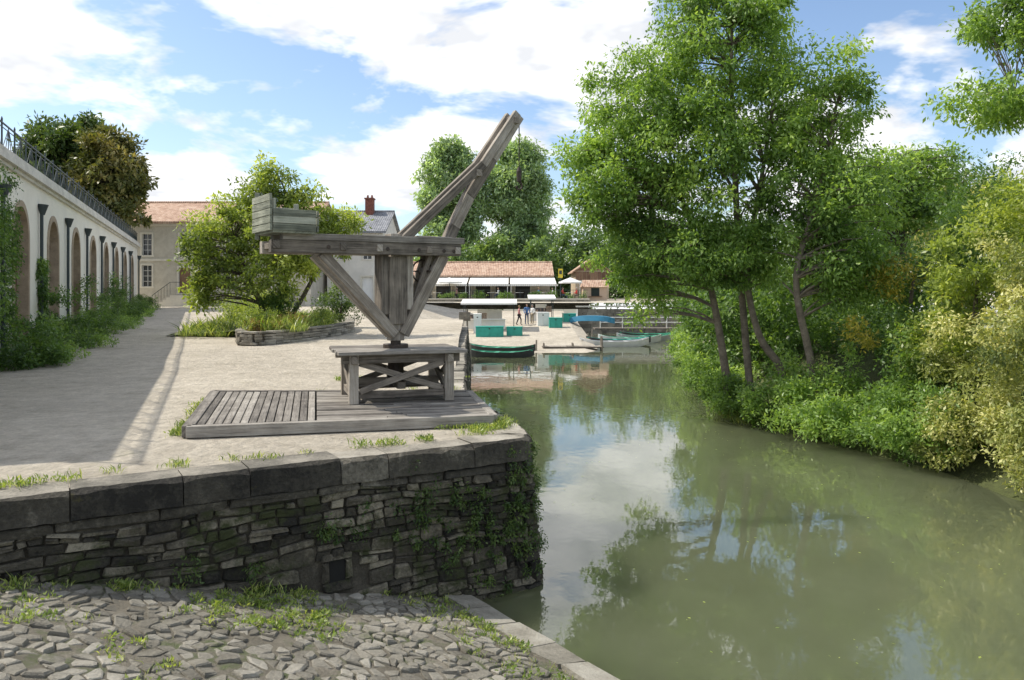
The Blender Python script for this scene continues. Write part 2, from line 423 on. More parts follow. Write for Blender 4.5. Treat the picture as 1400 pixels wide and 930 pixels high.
# ------------------------------------------------------------------ cobbled ramp
E0=Vector((-.42,9.76,0)); ea=Vector((.5925,-.8055,0)); en=Vector((-.8055,-.5925,0))
def RP(a,q,dz=0): 
    p=E0+ea*a+en*q
    return Vector((p.x,p.y,-1.95+.235*q+dz+.015*math.sin(a*1.7+q*.8)*math.sin(q*1.9)))
wn=Vector((.519,-.855,0))
def wdist(p): return (Vector((p.x,p.y,0))-corner).dot(wn)
cob=stone_mat('rubble_paving_stone',(.13,.12,.095),(.255,.238,.195),(.42,.395,.335),1.0,28,.95,1.0,.03,.5,moss=(.13,.14,.07),mossamt=.60)
soil2=stone_mat('joint_soil',(.10,.09,.065),(.20,.18,.14),(.33,.305,.25),1.6,42,.95,1.0,.04,moss=(.10,.125,.05),mossamt=.50)
mb=MB()
na,nq=110,100; vs=[];fs=[]
for i in range(na+1):
    for k in range(nq+1):
        a=-3+14*i/na; q=.3+10*k/nq; vs.append(RP(a,q,-.004+U(-.007,.007)))
for i in range(na):
    for k in range(nq): fs.append((i*(nq+1)+k,i*(nq+1)+k+1,(i+1)*(nq+1)+k+1,(i+1)*(nq+1)+k))
mb.add(vs,fs,1,.5)
rg=np.random.RandomState(4)
cell=.125; pts_=[]
for i in range(int(13/cell)):
    for k in range(int(9/cell)):
        pts_.append((-2.5+i*cell*1.25+(k%2)*cell*.5+rg.uniform(-.5,.5)*cell*1.2, .46+k*cell*.78+rg.uniform(-.45,.45)*cell))
pts_=np.array(pts_)
pts_=pts_[rg.rand(len(pts_))>.22]
kd=mathutils.kdtree.KDTree(len(pts_))
for i,p in enumerate(pts_): kd.insert((p[0],p[1],0),i)
kd.balance()
for i,p in enumerate(pts_):
    c=RP(p[0],p[1])
    if wdist(c)<.12+.09*1.2 or c.y<1.5 or p[1]<.46 or p[0]>9: continue
    if R()<.08: continue
    poly_=[(-.20,-.13),(.20,-.13),(.20,.13),(-.20,.13)]
    for (co_,j_,d_) in kd.find_n((p[0],p[1],0),14):
        if j_==i or d_<1e-6: continue
        nx,ny=(co_[0]-p[0]),(co_[1]-p[1]); dist=d_*.5-.004; nx/=d_;ny/=d_
        new=[]
        for q_ in range(len(poly_)):
            A_=poly_[q_];B_=poly_[(q_+1)%len(poly_)]; da=A_[0]*nx+A_[1]*ny-dist; db=B_[0]*nx+B_[1]*ny-dist
            if da<=0: new.append(A_)
            if da*db<0: t=da/(da-db); new.append((A_[0]+(B_[0]-A_[0])*t,A_[1]+(B_[1]-A_[1])*t))
        poly_=new
        if len(poly_)<3: break
    if len(poly_)<3: continue
    poly_=[(x+U(-.008,.008),y+U(-.008,.008)) for x,y in poly_]
    k=len(poly_); hgt=U(-.005,.018)+(.016 if R()<.12 else 0); tl=(U(-.10,.10),U(-.13,.13))
    sh=U(.76,.99)
    A_=[RP(p[0]+x*sh,p[1]+y*sh,-.06) for x,y in poly_]
    B_=[RP(p[0]+x*sh,p[1]+y*sh,hgt*.5+x*tl[0]+y*tl[1]) for x,y in poly_]
    C_2=[RP(p[0]+x*sh*.84,p[1]+y*sh*.80,hgt+.006+x*tl[0]+y*tl[1]+U(-.003,.003)) for x,y in poly_]
    fs=[tuple(2*k+t for t in range(k))[::-1]]
    for o in (0,k):
        for t in range(k): fs.append((o+t,o+(t+1)%k,o+k+(t+1)%k,o+k+t)[::-1])
    mb.add(A_+B_+C_2,fs,0)
a=-.42
while a<13:
    l=U(.45,.85); g=.006; w_=U(.36,.44)
    P0=[RP(a+g,0,0),RP(a+l-g,0,0),RP(a+l-g,w_,0),RP(a+g,w_,0)]
    zt=[-1.9,-1.9,-1.83,-1.83]; vs=[Vector((p.x,p.y,-2.8)) for p in P0]+[Vector((p.x+U(-.02,.02),p.y+U(-.02,.02),z_+U(-.012,.012))) for p,z_ in zip(P0,zt)]
    mb.add(vs,[(4,5,6,7)[::-1],(0,1,5,4)[::-1],(1,2,6,5)[::-1],(2,3,7,6)[::-1],(3,0,4,7)[::-1]],2)
    a+=l
ob=mb.build('cobbled_boat_ramp',[cob,soil2,stone_mat('ramp_edge_stone',(.15,.14,.11),(.30,.28,.23),(.45,.43,.365),2.4,30,.9,1.0,.03)],bevel=.004)

# ------------------------------------------------------------------ grass / weeds helper
def tufts(name,pts,hgt,nb,spread,mat,seed,width=.009):
    rng=np.random.RandomState(seed)
    P=np.array(pts); K=len(P); N=K*nb
    base=np.repeat(P,nb,0).astype(float); base[:,:2]+=rng.normal(size=(N,2))*spread
    h=hgt*(.4+.9*rng.rand(N))*np.repeat(.5+rng.rand(K),nb); lean=rng.normal(size=(N,2))*.55
    ang=rng.rand(N)*6.28; S=np.stack([np.cos(ang),np.sin(ang),np.zeros(N)],1)*width*(.6+h[:,None]*2)
    mid=base+np.stack([lean[:,0]*h*.35,lean[:,1]*h*.35,h*.6],1); tip=base+np.stack([lean[:,0]*h,lean[:,1]*h,h*.95],1)
    v=np.stack([base-S*.0,mid+S,tip,mid-S],1).reshape(-1,3)
    return build_leaves(name,v,rng.rand(N),mat)
pts=[]
for i in range(5200):
    a=U(-1,8);qq=U(.4,7.5); c=RP(a,qq)
    dens=math.sin(a*2.3+1)+math.sin(qq*2.9+a)*.9+math.sin(a*.9-qq*1.7)
    if wdist(c)>.15 and c.y>3 and dens>.35+U(-.3,1.4): pts.append((c.x,c.y,c.z-.01))
for i in range(110):
    a=U(-.3,5); c=RP(a,U(.42,1.2)); pts.append((c.x,c.y,c.z))
tufts('grass_on_ramp',pts,.055,13,.045,lf_grass,3,.007)
sel=[p for p in pts if R()<.4]
C=np.array([(p[0],p[1],p[2]+.025) for p in sel]); V,rn=leaves(C,np.full((len(C),3),[.08,.08,.025]),26,.045,RS,-.3)
build_leaves('weeds_on_ramp',V,rn,lf_grass)
pts=[]
for i in range(40):
    s=U(s_corner-7.5,s_corner+3); o=-.42-abs(random.gauss(0,.12)); p=Q(s,0,o); pts.append((p.x,p.y,0))
for i in range(22):
    s=s_corner-random.choice([5.7,4.8,3.6,3.2,6.6])+random.gauss(0,.2); p=Q(s,-1.2,.05); c=p+wn*.12; rel=c-E0; qq=Vector((rel.x,rel.y,0)).dot(en); pts.append((c.x,c.y,-1.95+.235*qq))
for i in range(34):
    t=R(); pts.append((-4.5-1.1*t+U(-.12,.0),10.5+3.9*t,0))
for i in range(60): pts.append((U(-1.0,.0),U(11.2,11.9),0))
for i in range(30): pts.append((U(-5,-.8),U(14.3,15.0),0))
for i in range(10):
    p=(U(-5,-1),U(15.5,20),0); pts.append(p)
tufts('grass_on_quay',pts,.085,26,.06,lf_grass,5)
pts2=[(p[0]+U(-.1,.1),p[1]+U(-.1,.1),p[2]+.03) for p in pts[::3]]
C=np.array(pts2); V,rn=leaves(C,np.full((len(C),3),[.12,.10,.04]),40,.05,RS,-.3); build_leaves('weeds_on_quay',V,rn,lf_grass)
C=[];Rr=[]
for (ds,zz,rs_,rz_,k) in [(-2.6,-.8,.18,.10,7),(-1.5,-.85,.35,.3,24),(-.7,-1.1,.3,.4,40),(-.1,-.6,.12,.35,16),(.5,-.6,.35,.5,40),(.9,-1.1,.4,.5,28),(1.6,-.5,.5,.3,22),(-4.4,-.9,.2,.1,3),(-3.6,-1.25,.2,.12,3),(.1,-1.5,.3,.3,14),(2.5,-.7,.8,.5,26)]:
    for i in range(k):
        p=Q(s_corner+ds+random.gauss(0,rs_),min(-.15,zz+random.gauss(0,rz_)),.06); C.append(p); r=U(.04,.11); Rr.append((r,r,r*1.2))
V,rn=leaves(np.array(C),np.array(Rr),70,.04,RS,.6); build_leaves('creeping_wall_plant',V,rn,lf_ivy)
# ------------------------------------------------------------------ deck
mb=MB()
A=Vector((-4.45,10.5,0));B=Vector((-.28,11.5,0));Cc=Vector((-.8,14.3,0));D=Vector((-5.55,14.3,0))
def bl(u,v): return (A*(1-u)+B*u)*(1-v)+(D*(1-u)+Cc*u)*v
zt=.17
def board(vv,d0,d1):
    dz=U(-.006,.006)
    vs=[Vector((p.x,p.y,zt-.04)) for p in vv]+[Vector((p.x,p.y,zt+dz+U(-.003,.003))) for p in vv]
    dd=(vv[d1]-vv[d0]).normalized(); sd=Vector((dd.y,-dd.x,0)); off=U(0,40)
    mb.add(vs,[(4,5,6,7),(0,1,5,4),(1,2,6,5),(2,3,7,6),(3,0,4,7)],0,None,lambda p,f:(p.dot(dd)+off,p.dot(sd)+p.z))
nb=15; usplit=.40
for i in range(nb):
    u0=usplit*i/nb; u1=usplit*(i+1)/nb-.0035
    board([bl(u0,.035),bl(u1,.035),bl(u1,.97),bl(u0,.97)],0,3)
nb=21
for i in range(nb):
    v0=.035+.935*i/nb; v1=.035+.935*(i+1)/nb-.006; us_=U(.62,.82)
    for ua,ub in ((usplit+.003,us_),(us_+.002,.995)):
        board([bl(ua,v0),bl(ub,v0),bl(ub,v1),bl(ua,v1)],0,1)
def up(p,z): return Vector((p.x,p.y,z))
for a,b in ((A,B),(B,Cc),(Cc,D),(D,A)):
    mb.beam(up(a,zt-.075),up(b,zt-.075),.13,.16,0)
mb.add([up(bl(.01,.01),.06),up(bl(.99,.01),.06),up(bl(.99,.99),.06),up(bl(.01,.99),.06)],[(0,1,2,3)],1)
mb.build('wooden_deck',[deckwood,mortar],bevel=.006)

# ------------------------------------------------------------------ crane
mb=MB()
th=math.radians(18); tu=Vector((math.cos(th),math.sin(th),0)); tv=Vector((-math.sin(th),math.cos(th),0)); tc=Vector((-2.04,13.47,0))
def T(a,b,z): p=tc+tu*a+tv*b; return Vector((p.x,p.y,z))
zd=zt
for a in (-.8,.8):
    for b in (-.65,.65):
        mb.beam(T(a,b,zd),T(a,b,.98),.15,.15,0,side=tu)
ztp=1.0
for b in (-.65,.65):
    mb.beam(T(-.98,b,ztp-.10),T(.98,b,ztp-.10),.10,.14,0,side=tv)
for a in (-.8,.8):
    mb.beam(T(a,-.8,ztp-.105),T(a,.8,ztp-.105),.10,.13,0,side=tu)
for i in range(9):
    b0=-.84+1.68*i/9; mb.beam(T(-1.08+U(-.02,.02),b0+.09,ztp+.005),T(1.08+U(-.02,.02),b0+.09,ztp+.005),.178,.055,1,side=tv,jit=.004)
for b in (-.65,.65):
    mb.beam(T(-.72,b,zd+.14),T(.72,b,zd+.14),.08,.11,0,side=tv)
    mb.beam(T(-.7,b-.04,zd+.2),T(.7,b-.04,.83),.06,.10,0,side=tv)
    mb.beam(T(-.7,b+.04,.83),T(.7,b+.04,zd+.2),.06,.10,0,side=tv)
for a in (-.8,.8):
    mb.beam(T(a,-.57,zd+.14),T(a,.57,zd+.14),.08,.11,0,side=tu)
    mb.beam(T(a-.04,-.57,zd+.2),T(a-.04,.57,.83),.06,.10,0,side=tu)
    mb.beam(T(a+.04,.57,zd+.2),T(a+.04,-.57,.83),.06,.10,0,side=tu)
mb.beam(T(-.75,0,.45),T(.75,0,.45),.16,.14,0); mb.beam(T(0,-.6,.44),T(0,.6,.44),.14,.12,0)
mb.cyl(T(0,0,.38),T(0,0,1.02),.15,.13,12,3)
mb.cyl(T(0,0,1.02),T(0,0,1.10),.22,.22,16,3); mb.cyl(T(0,0,1.10),T(0,0,1.22),.09,.09,12,3)
ph=math.radians(35); cu=Vector((math.cos(ph),math.sin(ph),0)); cv=Vector((-math.sin(ph),math.cos(ph),0))
def K(s,v,z): p=tc+cu*s+cv*v; return Vector((p.x,p.y,z))
mb.beam(K(0,0,1.16),K(0,0,1.5),.20,.24,0,side=cv)
mb.beam(K(-.02,0,1.45),K(-.02,0,2.62),.30,.34,0,side=cv)
mb.beam(K(-.27,0,1.62),K(-.27,0,2.66),.28,.14,0,side=cv); mb.beam(K(.215,0,1.7),K(.215,0,2.66),.28,.12,0,side=cv)
mb.beam(K(0,0,2.58),K(0,0,3.02),.26,.30,0,side=cv)
for v in (-.23,.23):
    mb.beam(K(-2.28,v,2.72),K(1.16,v,2.76),.14,.20,0,side=cv,jit=.006)
    mb.beam(K(-2.1,v*1.02,2.885),K(1.22,v*1.02,2.925),.17,.11,1,side=cv,jit=.006)
    mb.beam(K(-1.42,v*.75,2.64),K(-.06,v*.38,1.27),.12,.17,0,side=cv)
    mb.beam(K(.86,v*.75,2.66),K(.10,v*.38,1.27),.12,.20,0,side=cv)
    mb.beam(K(.62,v*.5,2.66),K(.24,v*.4,1.62),.07,.09,0,side=cv)
for s_ in (-2.2,-1.1,-.45,.5,1.08): mb.beam(K(s_,-.33,2.75),K(s_,.33,2.75),.10,.12,0)
def poly(pts,w,h,v,mi=0):
    for i in range(len(pts)-1):
        a=Vector(pts[i]);b=Vector(pts[i+1]);d=(b-a).normalized()
        mb.beam(K(a.x,v,a.y)-(cu*d.x+Vector((0,0,d.y)))*.02,K(b.x,v,b.y)+(cu*d.x+Vector((0,0,d.y)))*.02,w,h,mi,side=cv)
for v in (-.14,.14):
    poly([(.02,2.86),(1.74,4.40),(2.50,5.44)],.09,.15,v)
poly([(1.00,2.86),(1.17,3.2),(1.50,3.80),(2.0,4.53),(2.62,5.42)],.17,.20,0)
mb.beam(K(1.62,-.2,4.22),K(1.62,.2,4.22),.12,.12,0); mb.beam(K(2.46,-.22,5.30),K(2.46,.22,5.30),.10,.12,0)
mb.beam(K(.35,0,2.98),K(1.05,0,2.98),.3,.05,0,side=cv)
mb.cyl(K(2.5,-.06,5.33),K(2.5,.06,5.33),.11,.11,16,3)
for s_ in (-1.35,-.3,.3,.8,1.0):
    for v in (-.31,.31): mb.cyl(K(s_,v-.005,2.74),K(s_,v+.005,2.74),.035,.035,8,3)
def ring(c,r,t,ax1,ax2,n=26,mi=3,spokes=6):
    c=Vector(c); P_=[c+ax1*math.cos(2*math.pi*i/n)*r+ax2*math.sin(2*math.pi*i/n)*r for i in range(n)]
    for i in range(n): mb.cyl(P_[i],P_[(i+1)%n],t,t,6,mi,cap=False)
    for k in range(spokes):
        mb.cyl(c,P_[int(k*n/spokes)],t*.8,t*.8,5,mi)
ZZ=Vector((0,0,1))
ring(K(.55,.05,2.38),.20,.016,cu,ZZ,24,3,4)
mb.cyl(K(.55,-.25,2.38),K(.55,.3,2.38),.022,.022,8,3); mb.cyl(K(.55,-.12,2.38),K(.55,.12,2.38),.07,.07,12,0)
tipx=2.66
mb.cyl(K(tipx,0,5.36),K(tipx,0,4.42),.012,.012,6,3)
mb.cyl(K(tipx,0,4.44),K(tipx,0,4.36),.03,.055,8,3); mb.cyl(K(tipx,0,4.36),K(tipx,0,4.16),.055,.045,8,3)
hk=[K(tipx+.07*math.sin(t),0,4.08+.075*math.cos(t)) for t in [0,.6,1.2,1.9,2.6,3.3,4.0,4.6]]
for i in range(len(hk)-1): mb.cyl(hk[i],hk[i+1],.022,.018,6,3)
s0,s1=-2.30,-1.62; w2=.45; zb=2.955
for i in range(4):
    z0=zb+.115*i
    for v in (-w2,w2):
        if i<3 or v>0: mb.beam(K(s0,v,z0+.055),K(s1,v,z0+.055),.035,.108,2,side=cv,jit=.003)
for i in range(5):
    mb.beam(K(s0-.035,-w2-.01,zb+.055+.115*i),K(s0-.035,w2+.01,zb+.055+.115*i),.035,.108,2,jit=.004)
for i in range(3): mb.beam(K(s1+.035,-w2,zb+.055+.115*i),K(s1+.035,w2,zb+.055+.115*i),.035,.108,2,jit=.004)
mb.beam(K(s0+.02,w2-.05,zb-.1),K(s0+.02,w2-.05,zb+.66),.07,.07,2); mb.beam(K(s1-.02,w2-.05,zb),K(s1-.02,w2-.05,zb+.52),.07,.07,2)
mb.beam(K(s0+.02,-w2+.05,zb),K(s0+.02,-w2+.05,zb+.5),.07,.07,2)
mb.beam(K(s0,0,zb-.01),K(s1,0,zb-.01),.9,.04,2,side=cv)
mb.frame(K(-1.96,0,zb+.12),cu*.30,cv*.40,ZZ*.1,4,jit=.03)
mb.build('wooden_crane',[timber,deckwood,timber_g,iron,wallstone],bevel=.007)

# ------------------------------------------------------------------ left arcaded building
cream=plain('cream_render',(.80,.77,.68),.9,.06,.6,.15)
surround=plain('brown_stone_surround',(.36,.29,.21),.9,.25,3,.3)
shutter=wood_mat('brown_door_wood',(.09,.05,.03),(.20,.12,.075),(.30,.20,.12))
cornm=plain('cornice_stone',(.62,.60,.54),.9,.2,1.5,.3)
F0=Vector((-14,21,0)); fd=Vector((-.3674,.9301,0)); fn=Vector((.9301,.3674,0))
def F(t,z,o=0): p=F0+fd*t+fn*o; return Vector((p.x,p.y,z))
mb=MB(); t0,t1=-11.8,43.6; ztop=5.62; hw=.92; spr=3.68
cents=[2.47+5.2*i for i in range(-2,8)]
edges=[t0]+[c+2.6 for c in cents[:-1]]+[t1]
for c,e0,e1 in zip(cents,edges[:-1],edges[1:]):
    zb_=-.4
    mb.add([F(e0,zb_),F(c-hw,zb_),F(c-hw,ztop),F(e0,ztop)],[(0,1,2,3)],0,.5)
    mb.add([F(c+hw,zb_),F(e1,zb_),F(e1,ztop),F(c+hw,ztop)],[(0,1,2,3)],0,.5)
    N=14; arc=[(c-hw*math.cos(math.pi*i/N),spr+hw*math.sin(math.pi*i/N)) for i in range(N+1)]
    for i in range(N):
        a=arc[i];b=arc[i+1]; mb.add([F(*a),F(*b),F(b[0],ztop),F(a[0],ztop)],[(0,1,2,3)],0,.5)
    full=[(c-hw,zb_)]+arc+[(c+hw,zb_)]
    outer=[(c-hw-.2,zb_)]+[(c-(hw+.2)*math.cos(math.pi*i/N),spr+(hw+.2)*math.sin(math.pi*i/N)) for i in range(N+1)]+[(c+hw+.2,zb_)]
    for i in range(len(full)-1):
        a=full[i];b=full[i+1];oa=outer[i];ob_=outer[i+1]
        mb.add([F(a[0],a[1],.04),F(b[0],b[1],.04),F(b[0],b[1],-.4),F(a[0],a[1],-.4)],[(0,1,2,3)],1)
        mb.add([F(a[0],a[1],.04),F(b[0],b[1],.04),F(ob_[0],ob_[1],.04),F(oa[0],oa[1],.04)],[(0,1,2,3)],1)
        mb.add([F(oa[0],oa[1],.04),F(ob_[0],ob_[1],.04),F(ob_[0],ob_[1],-.01),F(oa[0],oa[1],-.01)],[(0,1,2,3)],1)
    nbp=10
    for i in range(nbp):
        a=c-hw+2*hw*i/nbp; b_=a+2*hw/nbp-.012
        ztp_=spr+math.sqrt(max(0,hw*hw-min(abs(a-c),abs(b_-c))**2))
        mb.beam(F((a+b_)/2,-.3,-.30),F((a+b_)/2,ztp_,-.30),.05,b_-a,2,side=fn)
    mb.add([F(c-hw,-.3,-.34),F(c+hw,-.3,-.34),F(c+hw,spr+hw,-.34),F(c-hw,spr+hw,-.34)],[(0,1,2,3)],2)
    for zz in (.9,2.0,3.1,3.7): mb.beam(F(c-hw+.02,zz,-.255),F(c+hw-.02,zz,-.255),.05,.12,2)
    mb.cyl(F(e1,-.2,.10),F(e1,4.6,.10),.055,.055,8,4); mb.cyl(F(e1,4.6,.12),F(e1,4.95,.14),.07,.17,10,4)
mb.beam(F(t0,5.70,.06),F(t1+.1,5.70,.06),.34,.17,3); mb.beam(F(t0,5.56,.02),F(t1+.05,5.56,.02),.18,.10,3)
mb.beam(F(t0,5.86,.0),F(t1+.1,5.86,.0),.40,.14,3)
mb.add([F(t1,-.3),F(t1,-.3,-30),F(t1,ztop,-30),F(t1,ztop)],[(0,1,2,3)],0,.5)
mb.add([F(t0,-.3),F(t0,-.3,-30),F(t0,ztop,-30),F(t0,ztop)],[(3,2,1,0)],0,.5)
mb.add([F(t0,5.6),F(t1,5.6),F(t1,5.6,-40),F(t0,5.6,-40)],[(0,1,2,3)],5,.5)
rt=t0
while rt<t1:
    mb.beam(F(rt,5.9),F(rt,6.78),.035,.035,4)
    mb.cyl(F(rt,6.78),F(rt,6.86),.03,.01,6,4)
    e=min(rt+1.5,t1); 
    mb.beam(F(rt+.05,5.98),F(rt+.72,6.62),.018,.018,4); mb.beam(F(e-.05,5.98),F(e-.72,6.62),.018,.018,4)
    mb.beam(F(rt+.4,5.98),F(rt+.74,6.62),.016,.016,4); mb.beam(F(e-.4,5.98),F(e-.74,6.62),.016,.016,4); mb.beam(F(rt+.75,5.98),F(rt+.75,6.68),.016,.016,4)
    rt+=1.5
mb.beam(F(t0,6.70),F(t1,6.70),.04,.035,4); mb.beam(F(t0,5.98),F(t1,5.98),.03,.03,4); mb.beam(F(t0,6.58),F(t1,6.58),.02,.02,4)
mb.build('arcaded_warehouse',[cream,surround,shutter,cornm,darkmetal,soil])

# ------------------------------------------------------------------ houses (generic)
def wall(mb,o,d,L,z0,z1,ops,mi,nrm,gm,fm,sm,depth=.22,bars=True):
    o=Vector((o[0],o[1],0)); d=Vector((d[0],d[1],0)).normalized(); nv=Vector((nrm[0],nrm[1],0))
    def W(u,z,off=0): p=o+d*u+nv*off; return Vector((p.x,p.y,z))
    us=sorted(set([0,L]+[q for op in ops for q in op[:2]])); zs=sorted(set([z0,z1]+[q for op in ops for q in op[2:4]]))
    for i in range(len(us)-1):
        for j in range(len(zs)-1):
            cu_=(us[i]+us[i+1])/2; cz=(zs[j]+zs[j+1])/2
            if any(op[0]<cu_<op[1] and op[2]<cz<op[3] for op in ops): continue
            mb.add([W(us[i],zs[j]),W(us[i+1],zs[j]),W(us[i+1],zs[j+1]),W(us[i],zs[j+1])],[(0,1,2,3)],mi,.5)
    for (u0,u1,za,zb_,kind) in ops:
        for a,b in (((u0,za),(u1,za)),((u1,za),(u1,zb_)),((u1,zb_),(u0,zb_)),((u0,zb_),(u0,za))):
            mb.add([W(a[0],a[1],.0),W(b[0],b[1],.0),W(b[0],b[1],-depth-.02),W(a[0],a[1],-depth-.02)],[(0,1,2,3)],sm)
        mb.add([W(u0,za,-depth),W(u1,za,-depth),W(u1,zb_,-depth),W(u0,zb_,-depth)],[(0,1,2,3)],gm if kind!='door' else fm)
        t=.14
        for a,b,c_,d_ in ((u0-t,u0,za-.0,zb_+t),(u1,u1+t,za,zb_+t),(u0,u1,zb_,zb_+t+.01),(u0-t-.05,u1+t+.05,za-.13,za)):
            mb.frame(W((a+b)/2,(c_+d_)/2,.02),d*((b-a)/2),nv*.025,Vector((0,0,(d_-c_)/2)),sm)
        if bars and kind=='win':
            fw=.05; m_=(u0+u1)/2
            for uu in (u0+fw/2,u1-fw/2,m_): mb.frame(W(uu,(za+zb_)/2,-depth+.03),d*(fw/2),nv*.02,Vector((0,0,(zb_-za)/2)),fm)
            for k in range(5):
                zz=za+(zb_-za)*k/4; mb.frame(W(m_,zz,-depth+.035),d*((u1-u0)/2),nv*.015,Vector((0,0,.022)),fm)
def tile_mat(name,a,b_,c_):
    m,nt,b,o=newmat(name); P=geo_pos(nt)
    w=nt.nodes.new('ShaderNodeTexWave'); w.wave_type='BANDS'; w.bands_direction='X'; w.inputs['Scale'].default_value=1.6; w.inputs['Distortion'].default_value=.4
    nt.links.new(P,w.inputs[0]); n=noise(nt,P,1.3,6,.7); v=nt.nodes.new('ShaderNodeTexVoronoi'); v.inputs['Scale'].default_value=4.5; nt.links.new(P,v.inputs[0])
    f=math_(nt,'ADD',math_(nt,'MULTIPLY',n.outputs[0],.7),math_(nt,'MULTIPLY',v.outputs['Color'],.35)); f=math_(nt,'SUBTRACT',f,.05)
    c=ramp(nt,[(.25,a),(.5,b_),(.75,c_)],f).outputs[0]
    c=mix(nt,.35,c,ramp(nt,[(0,(.45,.45,.45)),(.5,(1,1,1))],w.outputs[0]).outputs[0],'MULTIPLY')
    nt.links.new(c,b.inputs['Base Color']); b.inputs['Roughness'].default_value=.9; bump(nt,b,w.outputs[0],.6,.06); return m
tile=tile_mat('terracotta_tiles',(.26,.15,.10),(.48,.32,.23),(.62,.49,.38))
slate=tile_mat('slate',(.12,.125,.14),(.22,.23,.25),(.32,.33,.35))
hstone=stone_mat('house_limestone',(.40,.365,.30),(.50,.47,.395),(.57,.54,.465),2.2,9,.9,.4,.03,.2)
dress=plain('dressed_limestone',(.62,.59,.51),.9,.1,2,.1)
brick=stone_mat('chimney_brick',(.14,.05,.035),(.26,.10,.07),(.34,.16,.11),5,20,.9,.5,.01)
greywood=plain('grey_window_paint',(.55,.56,.56),.6,.08,3,.05)
def gable_roof(mb,x0,x1,y0,y1,ze,zr,ov,mi,th=.18):
    ym=(y0+y1)/2; sl=(zr-ze)/(ym-y0)
    for sgn,ya in ((1,y0),(-1,y1)):
        yo=ya-ov*sgn; zo=ze-ov*sl
        vs=[(x0-ov,yo,zo),(x1+ov,yo,zo),(x1+ov,ym,zr),(x0-ov,ym,zr)]
        vs2=[(a,b,c+th) for a,b,c in vs]
        mb.add([Vector(v) for v in vs+vs2],[(4,5,6,7),(0,1,5,4),(1,2,6,5),(3,0,4,7),(0,3,2,1)],mi)
    mb.cyl((x0-ov,ym,zr+th),(x1+ov,ym,zr+th),.14,.14,8,mi)
mb=MB(); x0,x1,y0,y1=-33.4,-17.0,65,75; zg=.6
ops=[]
for cx in (-30.9,-27.7,-23.9,-20.5):
    ops.append((cx-.42-x0,cx+.42-x0,5.15,6.95,'win'))
    if cx==-27.7: ops.append((cx-.5-x0,cx+.5-x0,1.95,4.1,'door'))
    else: ops.append((cx-.42-x0,cx+.42-x0,2.5,4.3,'win'))
wall(mb,(x0,y0),(1,0),x1-x0,zg-.3,7.9,ops,0,(0,-1),1,2,3)
wall(mb,(x1,y0),(0,1),y1-y0,zg-.3,7.9,[],0,(1,0),1,2,3); wall(mb,(x0,y0),(0,1),y1-y0,zg-.3,7.9,[],0,(-1,0),1,2,3)
for xx in (x0,x1): mb.add([Vector((xx,y0,7.9)),Vector((xx,y1,7.9)),Vector((xx,70,10))],[(0,1,2)],0,.5)
gable_roof(mb,x0,x1,y0,y1,7.95,10.0,.35,4)
mb.frame(Vector(((x0+x1)/2,y0-.06,4.75)),(8.2,0,0),(0,.05,0),(0,0,.10),3); mb.frame(Vector(((x0+x1)/2,y0-.08,7.78)),(8.3,0,0),(0,.09,0),(0,0,.14),3)
for k in range(16):
    for xx in (x0+.25,x1-.25): mb.box((xx,y0-.03,.7+.45*k),(.5 if k%2 else .34,.06,.43),0,3)
for k in range(6):
    mb.box((-27.7,y0-.65,.78+.19*k-.05),(4.4-.6*k,1.2,.19),0,3)
for sg in (-1,1):
    mb.beam((-27.7+sg*.7,y0-1.2,2.85),(-27.7+sg*2.2,y0-1.2,1.75),.04,.04,5)
    for k in range(7):
        f=k/6; xx=-27.7+sg*(.7+1.5*f); zz=2.85-1.1*f; mb.cyl((xx,y0-1.2,zz),(xx,y0-1.2,zz-.95),.015,.015,5,5)
mb.beam((-28.4,y0-1.2,2.85),(-27.0,y0-1.2,2.85),.04,.04,5)
mb.box((-27.7,y0+.15,3.05),(.96,.05,2.1),0,6)
mb.build('stone_house',[hstone,glass,greywood,dress,tile,darkmetal,shutter])
mb=MB(); x0,x1,y0,y1=-16.6,-11.6,69,79
wall(mb,(x0,y0),(1,0),x1-x0,.5,7.4,[(1.0,1.8,5.0,6.6,'win'),(3.2,4.0,5.0,6.6,'win'),(1.0,1.8,2.0,3.8,'win'),(3.1,4.1,1.0,3.4,'door')],0,(0,-1),1,2,3)
wall(mb,(x1,y0),(0,1),10,.5,7.4,[(3,3.8,4.8,6.4,'win')],0,(1,0),1,2,3); wall(mb,(x0,y0),(0,1),10,.5,7.4,[],0,(-1,0),1,2,3)
for xx in (x0,x1): mb.add([Vector((xx,y0,7.4)),Vector((xx,y1,7.4)),Vector((xx,74,9.6))],[(0,1,2)],0,.5)
gable_roof(mb,x0,x1,y0,y1,7.45,9.6,.3,4)
mb.box((-13.6,73.5,9.9),(.75,.9,2.0),0,5); mb.box((-13.6,73.5,10.95),(.9,1.05,.12),0,5)
for k in (-.2,.2): mb.cyl((-13.6+k,73.5,11),(-13.6+k,73.5,11.3),.11,.09,8,5)
mb.build('slate_roof_house',[plain('pale_render',(.64,.62,.57),.9,.1,1,.1),glass,white,dress,slate,brick])

